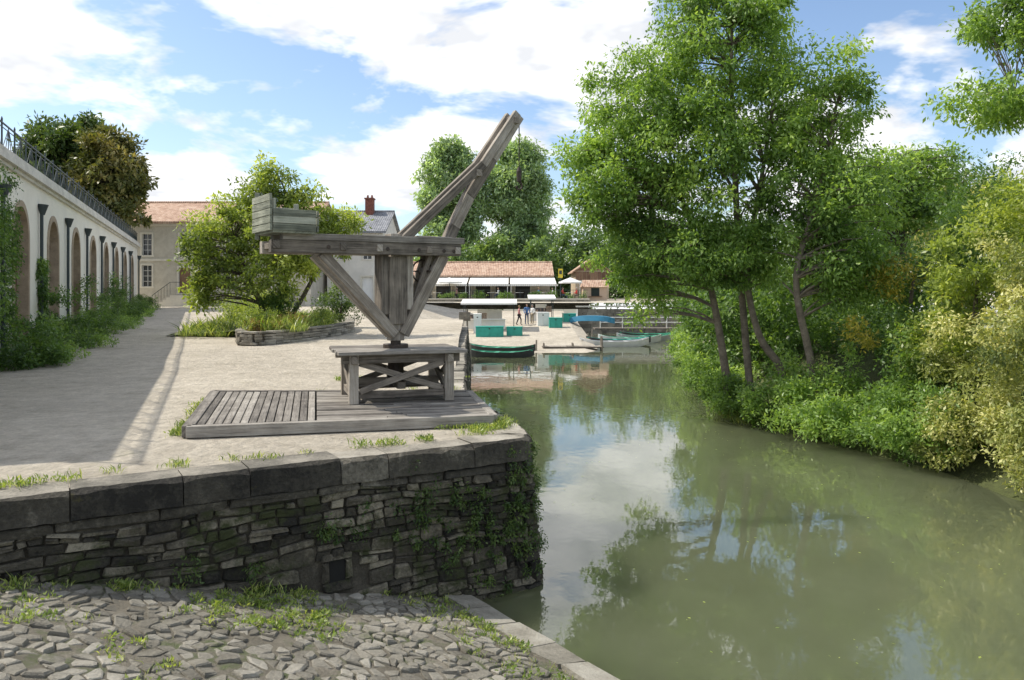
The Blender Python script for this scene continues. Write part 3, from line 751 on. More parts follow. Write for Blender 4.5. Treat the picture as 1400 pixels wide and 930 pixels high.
# ------------------------------------------------------------------ restaurant + terrace
mb=MB(); x0,x1,y0,y1=-16.5,4.4,89,97; tz=1.25
ops=[]
xx=.8
while xx<19.2: ops.append((xx,xx+1.7,tz+.05,3.1,'win')); xx+=2.3
wall(mb,(x0,y0),(1,0),x1-x0,.8,3.95,ops,0,(0,-1),1,2,3,bars=False)
wall(mb,(x1,y0),(0,1),8,.8,3.95,[],0,(1,0),1,2,3)
mb.add([Vector((x1,y0,3.95)),Vector((x1,y1,3.95)),Vector((x1,93,5.4))],[(0,1,2)],0,.5)
gable_roof(mb,x0,x1,y0,y1,3.98,5.45,.45,4)
for (a,b) in ((-9.5,-5.0),(-4.8,-.4),(-.2,4.9)):
    for (z0,z1,ya,yb) in ((2.95,3.75,84.6,88.95),):
        mb.add([Vector((a,ya,z0)),Vector((b,ya,z0)),Vector((b,yb,z1)),Vector((a,yb,z1)),Vector((a,ya,z0-.05)),Vector((b,ya,z0-.05)),Vector((b,yb,z1-.05)),Vector((a,yb,z1-.05))],[(0,1,2,3),(4,7,6,5),(0,4,5,1),(0,3,7,4),(1,5,6,2)],5)
    k=a
    while k<b-.05:
        mb.box((k+.12,ya-.01,z0-.14),(.22,.02,.20),0,5); k+=.24
    for q in (a+.1,b-.1): mb.cyl((q,84.7,tz),(q,84.7,2.95),.04,.04,6,2)
mb.build('riverside_restaurant',[plain('cream_wall',(.5,.46,.38),.9,.12,1,.1),darkglass,white,dress,tile,canvas])
mb=MB()
mb.box((-5,85,tz-.5),(26,9,1.0),0,1)
for r in range(5):
    s=-18+U(0,.4)
    while s<8:
        l=U(.3,.8); mb.box((s+l/2,80.44,.35+.19*r),(l-.02,.16+U(0,.04),.17),0,0,.01); s+=l
mb.box((-5,80.5,tz+.06),(26.2,.4,.12),0,2)
mb.build('terrace_wall',[stone_mat('terrace_stone',(.15,.14,.115),(.28,.26,.215),(.42,.395,.34),1,10,.9,.5,.02),gmat,dress])
mb=MB(); k=-17.8
while k<8: mb.beam((k,80.5,tz+.12),(k,80.5,tz+1.0),.03,.03,0); k+=.55
mb.beam((-17.9,80.5,tz+1.0),(8,80.5,tz+1.0),.04,.04,0); mb.build('terrace_railing',[darkmetal])
bl_=[]
for i in range(22): bl_.append((U(-12,7.5),80.9,tz+.45,.45,.25,.35,5))
C,Rd=clumps(bl_,np.random.RandomState(3),.28); V,rn=leaves(C,Rd,60,.14,np.random.RandomState(3)); build_leaves('terrace_planting',V,rn,lf_dark)
def table_set(x,y,z,mats):
    mb=MB(); mb.cyl((x,y,z+.72),(x,y,z+.75),.45,.45,14,0); mb.cyl((x,y,z),(x,y,z+.72),.03,.03,6,1); mb.cyl((x,y,z),(x,y,z+.03),.22,.22,10,1)
    for sg in (-1,1):
        cx=x+sg*.75; mb.box((cx,y,z+.45),(.42,.42,.04),0,1); mb.box((cx+sg*.2,y,z+.7),(.04,.42,.45),0,1)
        for a in (-.18,.18):
            for b in (-.18,.18): mb.cyl((cx+a,y+b,z),(cx+a,y+b,z+.45),.018,.018,5,1)
    mb.build('cafe_table_with_chairs',mats)
for x_,y_ in ((-8,82.2),(-5.2,82.6),(-2.2,82.1),(.8,82.5),(3.6,82.2),(6.2,82.6)): table_set(x_,y_,tz,[white,darkmetal])
def parasol(x,y,z,r,h,mat):
    mb=MB(); mb.cyl((x,y,z),(x,y,z+h+.25),.03,.03,8,1); mb.cyl((x,y,z),(x,y,z+.08),.25,.25,12,1)
    n=8
    vs=[Vector((x,y,z+h+.2))]+[Vector((x+r*math.cos(2*math.pi*i/n),y+r*math.sin(2*math.pi*i/n),z+h-.3)) for i in range(n)]+[Vector((x+r*math.cos(2*math.pi*i/n),y+r*math.sin(2*math.pi*i/n),z+h-.45)) for i in range(n)]
    fs=[(0,1+i,1+(i+1)%n) for i in range(n)]+[(1+i,1+n+i,1+n+(i+1)%n,1+(i+1)%n) for i in range(n)]
    mb.add(vs,fs,0,.5)
    mb.build('cafe_parasol',[mat,darkmetal])
parasol(-6.8,83.4,tz,1.4,2.2,canvas); parasol(6.4,84.2,tz,1.3,2.2,canvas)

mb=MB(); x0,x1,y0,y1=7.6,11.6,92,99
wall(mb,(x0,y0),(1,0),4,1,4.6,[(.6,1.6,1.2,3.3,'door'),(2.3,3.3,2.2,3.4,'win')],0,(0,-1),1,2,3)
wall(mb,(x0,y0),(0,1),7,1,4.6,[],0,(-1,0),1,2,3)
mb.add([Vector((x0,y0,4.6)),Vector((x1,y0,4.6)),Vector(((x0+x1)/2,y0,6.0))],[(0,1,2)],2,.5)
for k in range(9): mb.box((x0+.22+.445*k,y0-.03,4.0),(.40,.05,1.0),0,2)
for sg,xa in ((1,x0),(-1,x1)):
    xm=(x0+x1)/2; sl=1.4/2; xo=xa-.4*sg; zo=4.6-.4*sl
    vs=[Vector((xo,y0-.4,zo)),Vector((xo,y1,zo)),Vector((xm,y1,6.0)),Vector((xm,y0-.4,6.0))]; vs+= [v+Vector((0,0,.15)) for v in vs]
    mb.add(vs,[(0,1,2,3),(4,7,6,5),(0,4,5,1),(3,2,6,7),(0,3,7,4),(1,5,6,2)],4)
mb.build('timber_gabled_building',[plain('ochre_render',(.46,.38,.27),.9,.15,1,.1),glass,shutter,dress,tile])
mb=MB(); mb.box((9.2,86,1.9),(2.6,2.2,1.5),0,0); 
vs=[Vector((7.7,84.6,2.6)),Vector((10.7,84.6,2.6)),Vector((10.5,86,3.4)),Vector((7.9,86,3.4)),Vector((7.7,87.4,2.6)),Vector((10.7,87.4,2.6))]
mb.add(vs,[(0,1,2,3),(3,2,5,4),(0,3,4),(1,5,2),(0,4,5,1)],1); mb.box((9.2,84.88,2.05),(.9,.05,.9),0,2); mb.box((9.2,84.86,1.55),(1.5,.3,.08),0,3)
mb.build('ticket_hut',[plain('pink_render',(.5,.38,.28),.9,.1,1,.1),tile,glass,shutter])
mb=MB(); mb.cyl((5.3,84,1.2),(5.3,84,4.6),.05,.05,8,1); mb.box((5.3,83.93,4.1),(.5,.05,1.0),0,0); mb.box((5.3,83.9,4.2),(.3,.02,.4),0,1); mb.build('yellow_sign',[plain('yellow_paint',(.7,.55,.05),.5,.05),darkmetal])
mb=MB()
for r in range(8):
    s=6.5
    while s<32:
        l=U(.4,1.0); mb.box((s+l/2,75.75,-2.4+.37*r),(l-.02,.5+U(0,.06),.36),0,0,.015); s+=l
mb.box((19,75.8,.62),(25.4,.7,.14),0,1); mb.build('far_quay_wall',[stone_mat('far_wall_stone',(.11,.10,.082),(.23,.21,.17),(.38,.355,.30),1,10,.9,.5,.02),dress])

# ------------------------------------------------------------------ boats
bl_dark=plain('black_tarred_hull',(.045,.048,.05),.6,.3,3,.2); bl_grey=plain('grey_hull',(.38,.40,.41),.5,.15,3,.1); bl_white=plain('white_hull',(.68,.69,.68),.5,.1,3,.1); bl_green=plain('green_boat_paint',(.03,.30,.17),.45,.2,3,.1); bl_teal=plain('teal_paint',(.03,.34,.27),.45,.15,3,.1); bl_blue=plain('blue_boat_paint',(.04,.22,.36),.4,.15,3,.1)
def boat(name,x,y,z,rz,L,W,H,mh,mi_,flip=False):
    mb=MB(); n=14; rows=[]
    for i in range(n+1):
        t=-1+2*i/n; w=W/2*(1-abs(t)**2.6)**.75+.04; zt_=H*(1+.55*abs(t)**3); zb_=.55*H*abs(t)**3
        X=t*L/2
        rows.append([(X,-w,zt_),(X,-w*.75,zb_),(X,w*.75,zb_),(X,w,zt_),(X,w-.05,zt_),(X,max(.01,w*.75-.05),zb_+.04),(X,-max(.01,w*.75-.05),zb_+.04),(X,-w+.05,zt_)])
    vs=[Vector(p) for r in rows for p in r]; fo=[];fi=[]
    for i in range(n):
        for k in range(8):
            f=(i*8+k,(i+1)*8+k,(i+1)*8+(k+1)%8,i*8+(k+1)%8)
            (fi if k in(4,5,6) else fo).append(f)
    fo+= [tuple(range(8)),tuple(n*8+k for k in range(8))[::-1]]
    mb.add(vs,fo,0); mb.add(vs,fi,1)
    if not flip:
        for t in (-.55,-.1,.35,.65):
            w=W*(1-abs(t)**2.6)**.75-.12; mb.box((t*L/2,0,H*.95),(.30,w,.04),0,1)
        for sg in (-1,1):
            mb.box((sg*L*.44,0,H*1.25),(L*.08,W*.35,.04),0,1)
    ob=mb.build(name,[mh,mi_],bevel=.008); ob.location=(x,y,z); ob.rotation_euler=(math.pi if flip else 0,0,rz)
    return ob
wz=-2.10
boat('punt_boat',-.7,47.6,wz,-.16,4.2,1.2,.42,bl_dark,bl_green)
boat('punt_boat',-.7,50.6,wz+.05,-.25,4.6,1.3,.45,bl_dark,bl_green)
boat('punt_boat',7.6,57.0,wz,.08,5.2,1.3,.5,bl_white,bl_grey)
boat('punt_boat',8.2,59.2,wz,.02,5.0,1.3,.5,bl_dark,bl_teal)
boat('punt_boat',11.2,64.0,wz,.05,5.0,1.4,.5,bl_grey,bl_green)
boat('punt_boat',9.4,61.5,wz,-.1,5.0,1.4,.5,bl_white,bl_green)
boat('punt_boat',12.0,67.0,wz,-.05,5.4,1.4,.5,bl_dark,bl_green)
boat('upturned_boat',6.9,66.5,.0,-.25,4.0,1.1,.45,bl_blue,bl_blue,True)
mb=MB()
mb.box((4.2,53.2,-1.78),(4.2,1.0,.07),.05,0)
for i in range(10): mb.box((2.3+.42*i,53.2+.02*i,-1.735),(.38,1.06,.03),.05,0)
for xx in (2.2,4.2,6.2):
    for yy in (-.4,.4): mb.cyl((xx,53.2+yy,-2.8),(xx,53.2+yy,-1.5 if xx!=6.2 else -1.1),.06,.05,8,0)
mb.build('wooden_jetty',[timber])
mb=MB()
mb.box((11.5,70.5,-1.3),(8,2,.12),0,0)
for xx in range(8,16,2):
    mb.cyl((xx,69.6,-2.8),(xx,69.6,-.6),.07,.06,8,0)
mb.build('boat_pontoon',[timber])
mb=MB()
for xx in range(8,17,2): mb.cyl((xx,69.45,-1.24),(xx,69.45,-.25),.03,.03,8,0)
for zz in (-.25,-.7): mb.cyl((8,69.45,zz),(16,69.45,zz),.03,.03,8,0)
mb.build('white_pontoon_railing',[white])
mb=MB()
for (x_,y_,h_) in ((1.6,51.8,1.0),(6.4,55.2,1.1),(5.9,60.0,1.0),(6.6,63.5,1.2),(-2.6,47.0,1.0)): mb.cyl((x_,y_,-2.8),(x_+.05,y_,-2+h_*.8),.07,.06,8,0)
mb.build('mooring_posts',[timber])

# ------------------------------------------------------------------ stalls and crates
def zbch(x,y): return zB(x,y)
def crate(x,y,w,d,h,mat,rz=0,nm='green_storage_box'):
    z=zbch(x,y)-.05; mb=MB(); mb.box((x,y,z+h/2),(w,d,h),rz,0); mb.box((x,y,z+h+.03),(w+.06,d+.06,.06),rz,0)
    for k in (-.45,0,.45):
        mb.box((x+k*w*math.cos(rz)+ (d/2+.015)*math.sin(rz),y+k*w*math.sin(rz)-(d/2+.015)*math.cos(rz),z+h/2),(.05,.03,h*.92),rz,0)
    mb.box((x,y-d/2-.03,z+h*.85),(.12,.03,.08),rz,1)
    mb.build(nm,[mat,iron],bevel=.015)
crate(-1.7,58.5,2.1,.9,.75,bl_teal,.03); crate(.2,59.0,1.2,.8,.65,bl_teal,-.04); crate(3.6,63.5,1.1,.8,.8,bl_teal); crate(5.0,67.3,1.1,.8,.7,bl_teal,.1)
crate(-2.7,60.3,.6,.7,1.5,white,0,'white_fridge'); crate(2.6,64.6,1.0,.6,1.1,white,.1,'white_cabinet')
dpan=plain('dark_panel',(.09,.08,.075),.7,.3); goods=plain('mixed_goods',(.35,.25,.18),.7,.5,6)
def stall(name,x0,x1,y,h,mat):
    mb=MB(); d=2.4
    for xx in (x0+.05,x1-.05):
        for yy in (y,y+d): z=zbch(xx,yy)-.05; mb.cyl((xx,yy,z),(xx,yy,zbch(xx,y)+h+(.25 if yy>y else 0)),.035,.035,6,1)
    zg=zbch((x0+x1)/2,y)
    mb.add([Vector((x0-.2,y-.3,zg+h)),Vector((x1+.2,y-.3,zg+h)),Vector((x1+.2,y+d+.2,zg+h+.3)),Vector((x0-.2,y+d+.2,zg+h+.3)),
            Vector((x0-.2,y-.3,zg+h-.12)),Vector((x1+.2,y-.3,zg+h-.12)),Vector((x1+.2,y+d+.2,zg+h+.2)),Vector((x0-.2,y+d+.2,zg+h+.2))],
           [(0,1,2,3),(0,4,5,1),(1,5,6,2),(0,3,7,4),(4,7,6,5)],0)
    mb.box(((x0+x1)/2,y+d-.1,zg+h*.45),((x1-x0)*.5,.05,h*.6),0,0)
    mb.box(((x0+x1)/2-.3,y+.25,zg+.9),((x1-x0)*.8,.7,.06),0,0)
    mb.box(((x0+x1)/2-.3,y+.1,zg+.5),((x1-x0)*.78,.04,.75),0,0)
    mb.box((x0+.9,y+.9,zg+.85),(.9,.6,.8),0,2); mb.box((x0+1.6,y+.8,zg+1.15),(.5,.5,.5),0,3)
    for k in range(5): mb.cyl((x0+.3+.3*k,y+.3,zg+.93),(x0+.3+.3*k,y+.3,zg+1.1+U(0,.15)),.06,.04,8,3)
    mb.build(name,[canvas,darkmetal,dpan,goods])
stall('market_stall',-3.9,.2,61.5,2.2,canvas); stall('market_stall',1.6,3.6,66.5,2.1,canvas)
mb=MB()
for (x_,y_,h_) in ((-3.9,60.2,1.6),(-3.5,60.1,1.9)):
    z=zbch(x_,y_); mb.box((x_,y_,z+h_/2),(.12,.12,h_),.1,0)
mb.box((-3.7,60.15,zbch(-3.7,60)+1.3),(.9,.06,.7),.1,0); mb.build('wooden_notice_board',[timber])

# ------------------------------------------------------------------ people
skin=plain('skin',(.45,.28,.2),.6,.05); lips=plain('lips',(.35,.12,.1),.5)
def person(x,y,z,rz,shirt,trous,hair,pose='stand',h=1.7):
    e=empty('person',(x,y,z)); e.rotation_euler=(0,0,rz); k=h/1.7
    def skinned(nm,pts,rad,edges,mat,root=0):
        me=bpy.data.meshes.new(nm); me.from_pydata([tuple(c*k for c in p) for p in pts],edges,[]); me.materials.append(mat)
        ob=bpy.data.objects.new(nm,me); scene.collection.objects.link(ob); ob.parent=e
        md=ob.modifiers.new('skin','SKIN')
        if not me.skin_vertices: me.skin_vertices.new()
        for i,r in enumerate(rad): me.skin_vertices[0].data[i].radius=(r[0]*k,r[1]*k) if isinstance(r,tuple) else (r*k,r*k)
        me.skin_vertices[0].data[root].use_root=True
        s_=ob.modifiers.new('sub','SUBSURF'); s_.levels=1; s_.render_levels=1; md.use_smooth_shade=True
    if pose=='sit':
        hipz=.5; leg=lambda sg:[(sg*.1,0,hipz),(sg*.12,-.42,.48),(sg*.12,-.44,.08),(sg*.12,-.58,.04)]
    elif pose=='walk':
        hipz=.88; leg=lambda sg:[(sg*.09,0,hipz),(sg*.1,-.14*sg-.04,.48),(sg*.1,-.2*sg+.05,.09),(sg*.1,-.2*sg-.1,.04)]
    else:
        hipz=.9; leg=lambda sg:[(sg*.09,0,hipz),(sg*.11,-.02,.48),(sg*.12,.01,.09),(sg*.13,-.14,.04)]
    L1=leg(-1);L2=leg(1)
    skinned('trousers',[(0,0,hipz+.06)]+L1+L2,[(.15,.11),.09,.065,.045,.04,.09,.065,.045,.04],[(0,1),(1,2),(2,3),(3,4),(0,5),(5,6),(6,7),(7,8)],trous)
    b=hipz-.9
    arm=(lambda sg:[(sg*.19,0,1.38+b),(sg*.25,.02,1.1+b),(sg*.22,-.16,.93+b)]) if pose!='sit' else (lambda sg:[(sg*.19,0,1.38+b),(sg*.24,-.06,1.12+b),(sg*.16,-.3,1.1+b)])
    a1=arm(-1);a2=arm(1)
    skinned('shirt',[(0,0,.92+b),(0,.01,1.15+b),(0,0,1.36+b),(0,-.01,1.45+b)]+a1+a2,[(.15,.11),(.135,.1),(.15,.09),.06,.065,.048,.04,.065,.048,.04],[(0,1),(1,2),(2,3),(2,4),(4,5),(5,6),(2,7),(7,8),(8,9)],shirt)
    skinned('neck_and_head',[(0,-.01,1.44+b),(0,-.02,1.52+b),(0,-.03,1.6+b),(0,-.02,1.68+b)],[.05,.055,(.078,.092),(.06,.07)],[(0,1),(1,2),(2,3)],skin)
    for sg,a in ((-1,a1),(1,a2)):
        w=Vector(a[2]); f=Vector((0,-.09,-.06 if pose!='sit' else 0))
        skinned('hand',[w,w+f*.6,w+f,w+f*.6+Vector((-sg*.04,-.02,0))],[.03,.036,.018,.014],[(0,1),(1,2),(1,3)],skin)
    mb=MB()
    for i in range(6):
        for j in range(10):
            def sp(i,j):
                th_=math.pi*.58*i/6; p_=2*math.pi*j/10; return Vector((math.sin(th_)*math.cos(p_)*.088*k,(-.01+math.sin(th_)*math.sin(p_)*.102)*k,(1.63+b+math.cos(th_)*.108)*k))
            if i>=3 and math.sin(2*math.pi*(j+.5)/10)<-.2: continue
            mb.add([sp(i,j),sp(i+1,j),sp(i+1,j+1),sp(i,j+1)],[(0,1,2,3)],0)
    mb.cyl((0,-.115*k,(1.6+b)*k),(0,-.14*k,(1.585+b)*k),.012*k,.016*k,6,1)
    for sg in (-1,1): mb.cyl((sg*.03*k,-.108*k,(1.625+b)*k),(sg*.03*k,-.116*k,(1.625+b)*k),.011*k,.009*k,6,2)
    mb.cyl((-.025*k,-.108*k,(1.553+b)*k),(.025*k,-.108*k,(1.553+b)*k),.007*k,.007*k,6,3)
    mb.build('hair_and_face',[hair,skin,darkmetal,lips],parent=e)
C_=lambda n,c:plain(n,c,.8,.1,4)
dh=C_('dark_hair',(.04,.025,.018)); gh=C_('grey_hair',(.35,.34,.32)); bh=C_('blond_hair',(.3,.2,.1))
jean=C_('jeans',(.06,.09,.16)); beige=C_('beige_trousers',(.35,.3,.22)); blk=C_('black_trousers',(.03,.03,.035))
red=C_('red_top',(.5,.04,.03)); blu=C_('blue_top',(.08,.18,.4)); wht=C_('white_top',(.7,.7,.68)); pnk=C_('pink_top',(.55,.25,.25))
for (x_,y_,rz,a,b_,c_,p_,h_) in [(1.25,65.2,.4,blu,jean,dh,'stand',1.75),(1.75,65.6,-.9,wht,beige,gh,'stand',1.62),(.6,64.8,1.6,pnk,blk,bh,'walk',1.66)]:
    person(x_,y_,zbch(x_,y_),rz,a,b_,c_,p_,h_)
for (x_,y_,rz,a,b_,c_) in [(5.45,82.6,1.57,red,jean,dh),(6.95,82.6,-1.57,red,beige,gh),(2.85,82.2,1.57,blu,jean,bh),(4.35,82.2,-1.57,wht,blk,dh),(-5.95,82.6,1.57,pnk,blk,gh),(-1.45,82.1,-1.57,wht,jean,dh)]:
    person(x_,y_,tz,rz,a,b_,c_,'sit',1.68)

# ------------------------------------------------------------------ planter
mb=MB(); pl=[(-10.3,30.2),(-10.05,28.4),(-9.6,27.3),(-9.0,27.2),(-8.3,28.4),(-7.7,30.2),(-7.3,32.2),(-7.15,34),(-7.6,36)]
def plz(y): return hq(y)
dense=[]
for i in range(len(pl)-1):
    for k in range(8): t=k/8; dense.append((pl[i][0]*(1-t)+pl[i+1][0]*t,pl[i][1]*(1-t)+pl[i+1][1]*t))
for r in range(4):
    i=r%2
    while i<len(dense)-3:
        st=random.choice([2,2,3]); a=dense[i];b=dense[i+st]
        z=plz(a[1])+.05+r*.095; mb.beam((a[0],a[1],z),(b[0],b[1],z),.32+U(0,.04),.088,0,jit=.012); i+=st
i=0
while i<len(dense)-3:
    a=dense[i];b=dense[i+3]; z=plz(a[1])+.44; mb.beam((a[0],a[1],z),(b[0],b[1],z),.38,.07,0,jit=.008); i+=3
mb.add([Vector((x,y,plz(y)+.33)) for x,y in pl]+[Vector((-14,36,.7)),Vector((-14,31,.25))],[tuple(range(len(pl)+2))[::-1]],1)
mb.build('stone_planter',[copestone,soil],bevel=.01)

# ------------------------------------------------------------------ vegetation
tree('elder_tree',[([(-10.2,32,.2),(-10.35,32,1.2),(-10.9,31.9,2.6),(-11.5,31.8,4.2)],[.16,.13,.09,.04]),
                 ([(-9.9,32.1,.2),(-9.7,32.1,1.5),(-9.3,32,3),(-9.1,32,5),(-9.6,32,6.6)],[.15,.12,.09,.06,.03]),
                 ([(-9.8,32.3,.3),(-9.0,32.6,1.6),(-8.2,32.7,3.2),(-7.7,32.5,4.4)],[.12,.1,.07,.03])],
     [(-10.2,32,4.9,1.6,1.4,1.5,48),(-12.3,32,3.8,1.3,1.3,1.5,42),(-8.3,32,4.2,1.5,1.3,1.4,44),(-10.2,31.5,2.9,2.2,1.4,1.2,38),(-12.8,32,2.1,.8,.9,.9,16),(-9.9,32,6.6,.8,.8,.9,12),(-7.2,32,5.0,.8,.7,.7,12),(-11.6,32,5.8,.9,.8,.8,12),(-8.6,32,6,.6,.6,.7,6)],
     .42,150,.17,lf_yel,bark,21)
tree('garden_shrub',[([(-9.6,31.6,.3),(-9.6,31.5,1.5)],[.06,.03])],[(-9.7,31.6,1.4,.6,.6,1.1,28)],.3,150,.11,lf_dark,bark,22)
def shrub(name,blobs,cr,n,ls,lm,seed,zmin=None,droop=.1):
    b=blobs[0]; return tree(name,[([(b[0],b[1],b[2]-b[5]-.1),(b[0]+.1,b[1],b[2])],[.06,.03])],blobs,cr,n,ls,lm,bark,seed,droop,branch=False,zmin=zmin)
orange=leaf_mat('orange_flower',(.08,.13,.03),(.20,.10,.05),(.34,.15,.09),.3)
shrub('flowering_shrub',[(-9.2,28.6,.75,.7,.6,.35,26),(-8.6,30.0,.8,.6,.7,.35,22)],.22,110,.055,orange,31)
shrub('lavender_bush',[(-7.9,31.8,.95,.5,1.2,.45,30),(-9.8,29.2,.9,.6,.9,.5,24),(-9.2,29.1,.9,.6,.6,.35,20)],.22,120,.07,lf_yel,32)
shrub('garden_shrub',[(-12.2,36,1.2,1.4,1.2,.8,40),(-13.4,40,1.2,1.6,1.5,.9,34),(-11,34.5,1.1,1,.8,.6,20)],.3,140,.1,lf_yel,33)
shrub('garden_shrub',[(-8.2,36.5,1.5,1.0,.8,1.1,34)],.32,130,.11,lf_ivy,34)
pts=[(U(-14.6,-9.6),0,0) for i in range(420)]; pts=[(x,U(30,44),0) for x,_,_ in pts]; pts=[(x,y,hq(y)+.05) for x,y,_ in pts if x<-10.3+ (0 if y<36 else 1) and x>-9-.17*y+1]
pts+=[(U(-10,-7.8),U(28,34),hq(30)+.35) for i in range(160)]
tufts('tall_grass',pts,.42,22,.12,lf_grass,8,.012)
bl_=[]
for i in range(26):
    t=U(1.5,40) if i>8 else U(-1.5,9); hgt=U(.5,1.2); p=F(t,0,U(.5,1.3)); bl_.append((p.x,p.y,hq(p.y)+hgt*.45,.7,1.1,hgt*.7,14))
for t in (4.6,13.5,22,25): p=F(t,0,.6); bl_.append((p.x,p.y,hq(p.y)+1.2,.45,.6,1.4,16))
shrub('hedge_shrub',bl_,.28,130,.10,lf_dark,41)
bl_=[]
for i in range(14):
    t=U(-4,34); p=F(t,0,U(1.1,1.8)); bl_.append((p.x,p.y,hq(p.y)+.2,.5,.9,.3,8))
shrub('low_plants',bl_,.22,100,.08,lf_ash,42)
C=[];Rr=[]
for i in range(300):
    t=U(-11,1.1); z=U(0,1)**.7*5.4*(1-.2*R()); p=F(t,z,.12); C.append(p); Rr.append((.2,.3,.3))
for i in range(60):
    t=random.gauss(5.2,.25); z=U(0,3.0); p=F(t,z,.1); C.append(p); Rr.append((.12,.2,.25))
V,rn=leaves(np.array(C),np.array(Rr),110,.10,RS,.8); build_leaves('climbing_ivy',V,rn,lf_dark)
tree('chestnut_tree',[([(-34.5,60,5.5),(-34.6,60,9)],[.4,.25])],[(-35.2,60,12.2,3.3,3.2,3.0,110),(-33.8,60,14.0,2.2,2.2,1.6,45),(-36.3,60,10.2,2.2,2,1.8,36)],.75,150,.42,lf_chest,bark,51)
tree('chestnut_tree',[([(-30.6,58.5,5.5),(-30.5,58.5,8)],[.35,.2])],[(-30.7,58.5,10.8,2.6,2.6,3.0,90),(-30.4,58.5,8.2,2.4,2.2,1.5,45),(-30.9,58.5,13.3,1.5,1.5,1.0,18)],.7,150,.38,lf_brown,bark,52)
tree('poplar_tree',[([(-9,112,1),(-9,112,14),(-9,112,21)],[.5,.3,.1])],[(-8.6,112,17.0,4.8,3.8,5.6,190),(-9.2,112,22,3.0,2.4,2.0,50),(-8.8,112,10.5,4.4,3.5,4,90)],1.15,120,.55,lf_pop,bark,61,brad=.08)
tree('poplar_tree',[([(.5,114,1),(.5,114,14),(.5,114,21)],[.5,.3,.1])],[(.6,114,16.5,5.0,4,6.0,210),(1.2,114,22.4,3.0,2.4,2.0,50),(1.5,114,10,4.8,4,4,90)],1.15,120,.55,lf_pop,bark,62,brad=.08)
rng=np.random.RandomState(77); bb=[]
xx=-75
while xx<110:
    h=8+4*rng.rand() + (2 if -12<xx<14 else 0)+(3 if xx>18 else 0); y=118+rng.rand()*25 - (10 if xx>10 else 0)
    if xx<-6: h-=1
    bb.append((xx,y,1+h*.45,4.0,3.5,h*.55,34)); xx+=4.2
for x_,y_,h_ in ((-6,104,7.5),(-2,106,9.5),(3,104,8),(7,107,10.5),(11,106,11),(15,104,12),(19,98,12)): bb.append((x_,y_,1+h_*.45,2.6,2.4,h_*.55,44))
C,Rd=clumps(bb,rng,1.3); V,rn=leaves(C,Rd,100,.58,rng); build_leaves('distant_trees',V,rn,lf_far)

tree('ash_tree',[([(6.9,24.2,-1.7),(6.55,24.1,.5),(6.1,24,2.6),(5.3,24,5.0),(4.6,24,7.5)],[.15,.12,.10,.07,.03]),
               ([(7.5,24.0,-1.6),(7.2,23.8,1),(6.9,23.5,4),(6.7,23.4,8),(6.7,23.4,10.5)],[.12,.11,.10,.07,.03]),
               ([(8.4,23.4,-1.6),(8.15,23.3,-.3),(7.5,23.3,.7),(7.1,23.2,2.6),(7.4,23,5),(8.0,23,8.5)],[.13,.12,.11,.09,.07,.03]),
               ([(8.75,21.8,-1.7),(8.45,21.8,.2),(8.1,21.9,2.4),(8.7,22,4.6),(9.3,22,7.4)],[.13,.11,.09,.07,.03])],
     [(6.4,23.5,9.5,2.1,2.0,1.7,90),(4.0,24,7.9,1.7,1.5,1.5,62),(3.4,24,5.6,1.9,1.5,1.5,80),(6.2,23.3,6.4,2.7,2.0,2.4,135),(8.7,22.5,7.5,1.9,1.7,1.8,78),(9.0,22.2,4.7,1.9,1.6,1.8,84),(4.0,24.2,3.4,1.3,1.1,1.2,42),(6.4,22.8,3.2,2.2,1.2,1.1,80),(9.4,21.9,2.7,1.5,1.1,1.1,48),(2.5,24,6.0,.9,.9,1.0,20),(5.6,23.6,11.2,1.1,1,.7,16),(7.9,23.2,10.5,1.0,1,.8,18),(4.4,24.5,1.9,.9,.9,1.0,20)],
     .46,185,.135,lf_ash,bark2,71,droop=.5)
bb=[]
rng=np.random.RandomState(5)
for i in range(26):
    y=rng.uniform(25,38); x=xs_(y)+rng.uniform(1.0,10); h=rng.uniform(2.5,5.2); bb.append((x,y,-1.2+h*.5,1.4,1.3,h*.55,24))
for i in range(14):
    y=rng.uniform(36,62); x=xs_(y)+rng.uniform(.4,4); h=rng.uniform(4,8); bb.append((x,y,-1.0+h*.5,1.6,2.0,h*.55,30))
shrub('riverbank_shrubs',bb,.55,110,.18,lf_dark,81,zmin=-1.7)
bb=[]
for (y,o,h) in [(26,.3,1.6),(25,.0,1.3),(24,.0,1.3),(22.5,.2,1.4),(21,.3,1.5),(20,.3,1.3),(19,.6,1.6),(18,.4,1.7),(17.2,.5,1.8),(29,.1,1.8),(33,.2,2),(37,.2,2),(41,.2,2.4),(46,.4,2.5),(21.5,1.6,2.4),(19.5,1.9,2.8),(23.5,1.5,2.0)]:
    bb.append((xs_(y)+o,y,-1.8+h*.45,.8,.9,h*.5,24))
shrub('bank_bushes',bb,.32,150,.11,lf_ash,82,zmin=-1.9)
shrub('hawthorn_shrub',[(12.0,22.5,1.0,1.7,1.6,2.4,95),(13.6,22,3.2,1.4,1.4,1.3,46),(11.2,20.2,-.2,1.2,1.0,1.5,46),(14.8,24,4.6,1.8,1.5,1.4,46)],.42,150,.12,lf_dark,83,zmin=-1.7)
yflow=leaf_mat('yellow_leaf',(.08,.11,.02),(.28,.24,.04),(.42,.35,.07),.3,LB=1.5)
shrub('yellowing_shrub',[(11.0,21.2,2.5,1.0,.6,.7,14),(9.6,21.0,.9,.5,.5,.5,8),(11.9,19.8,2.0,.9,.5,.9,12)],.30,80,.10,yflow,84)
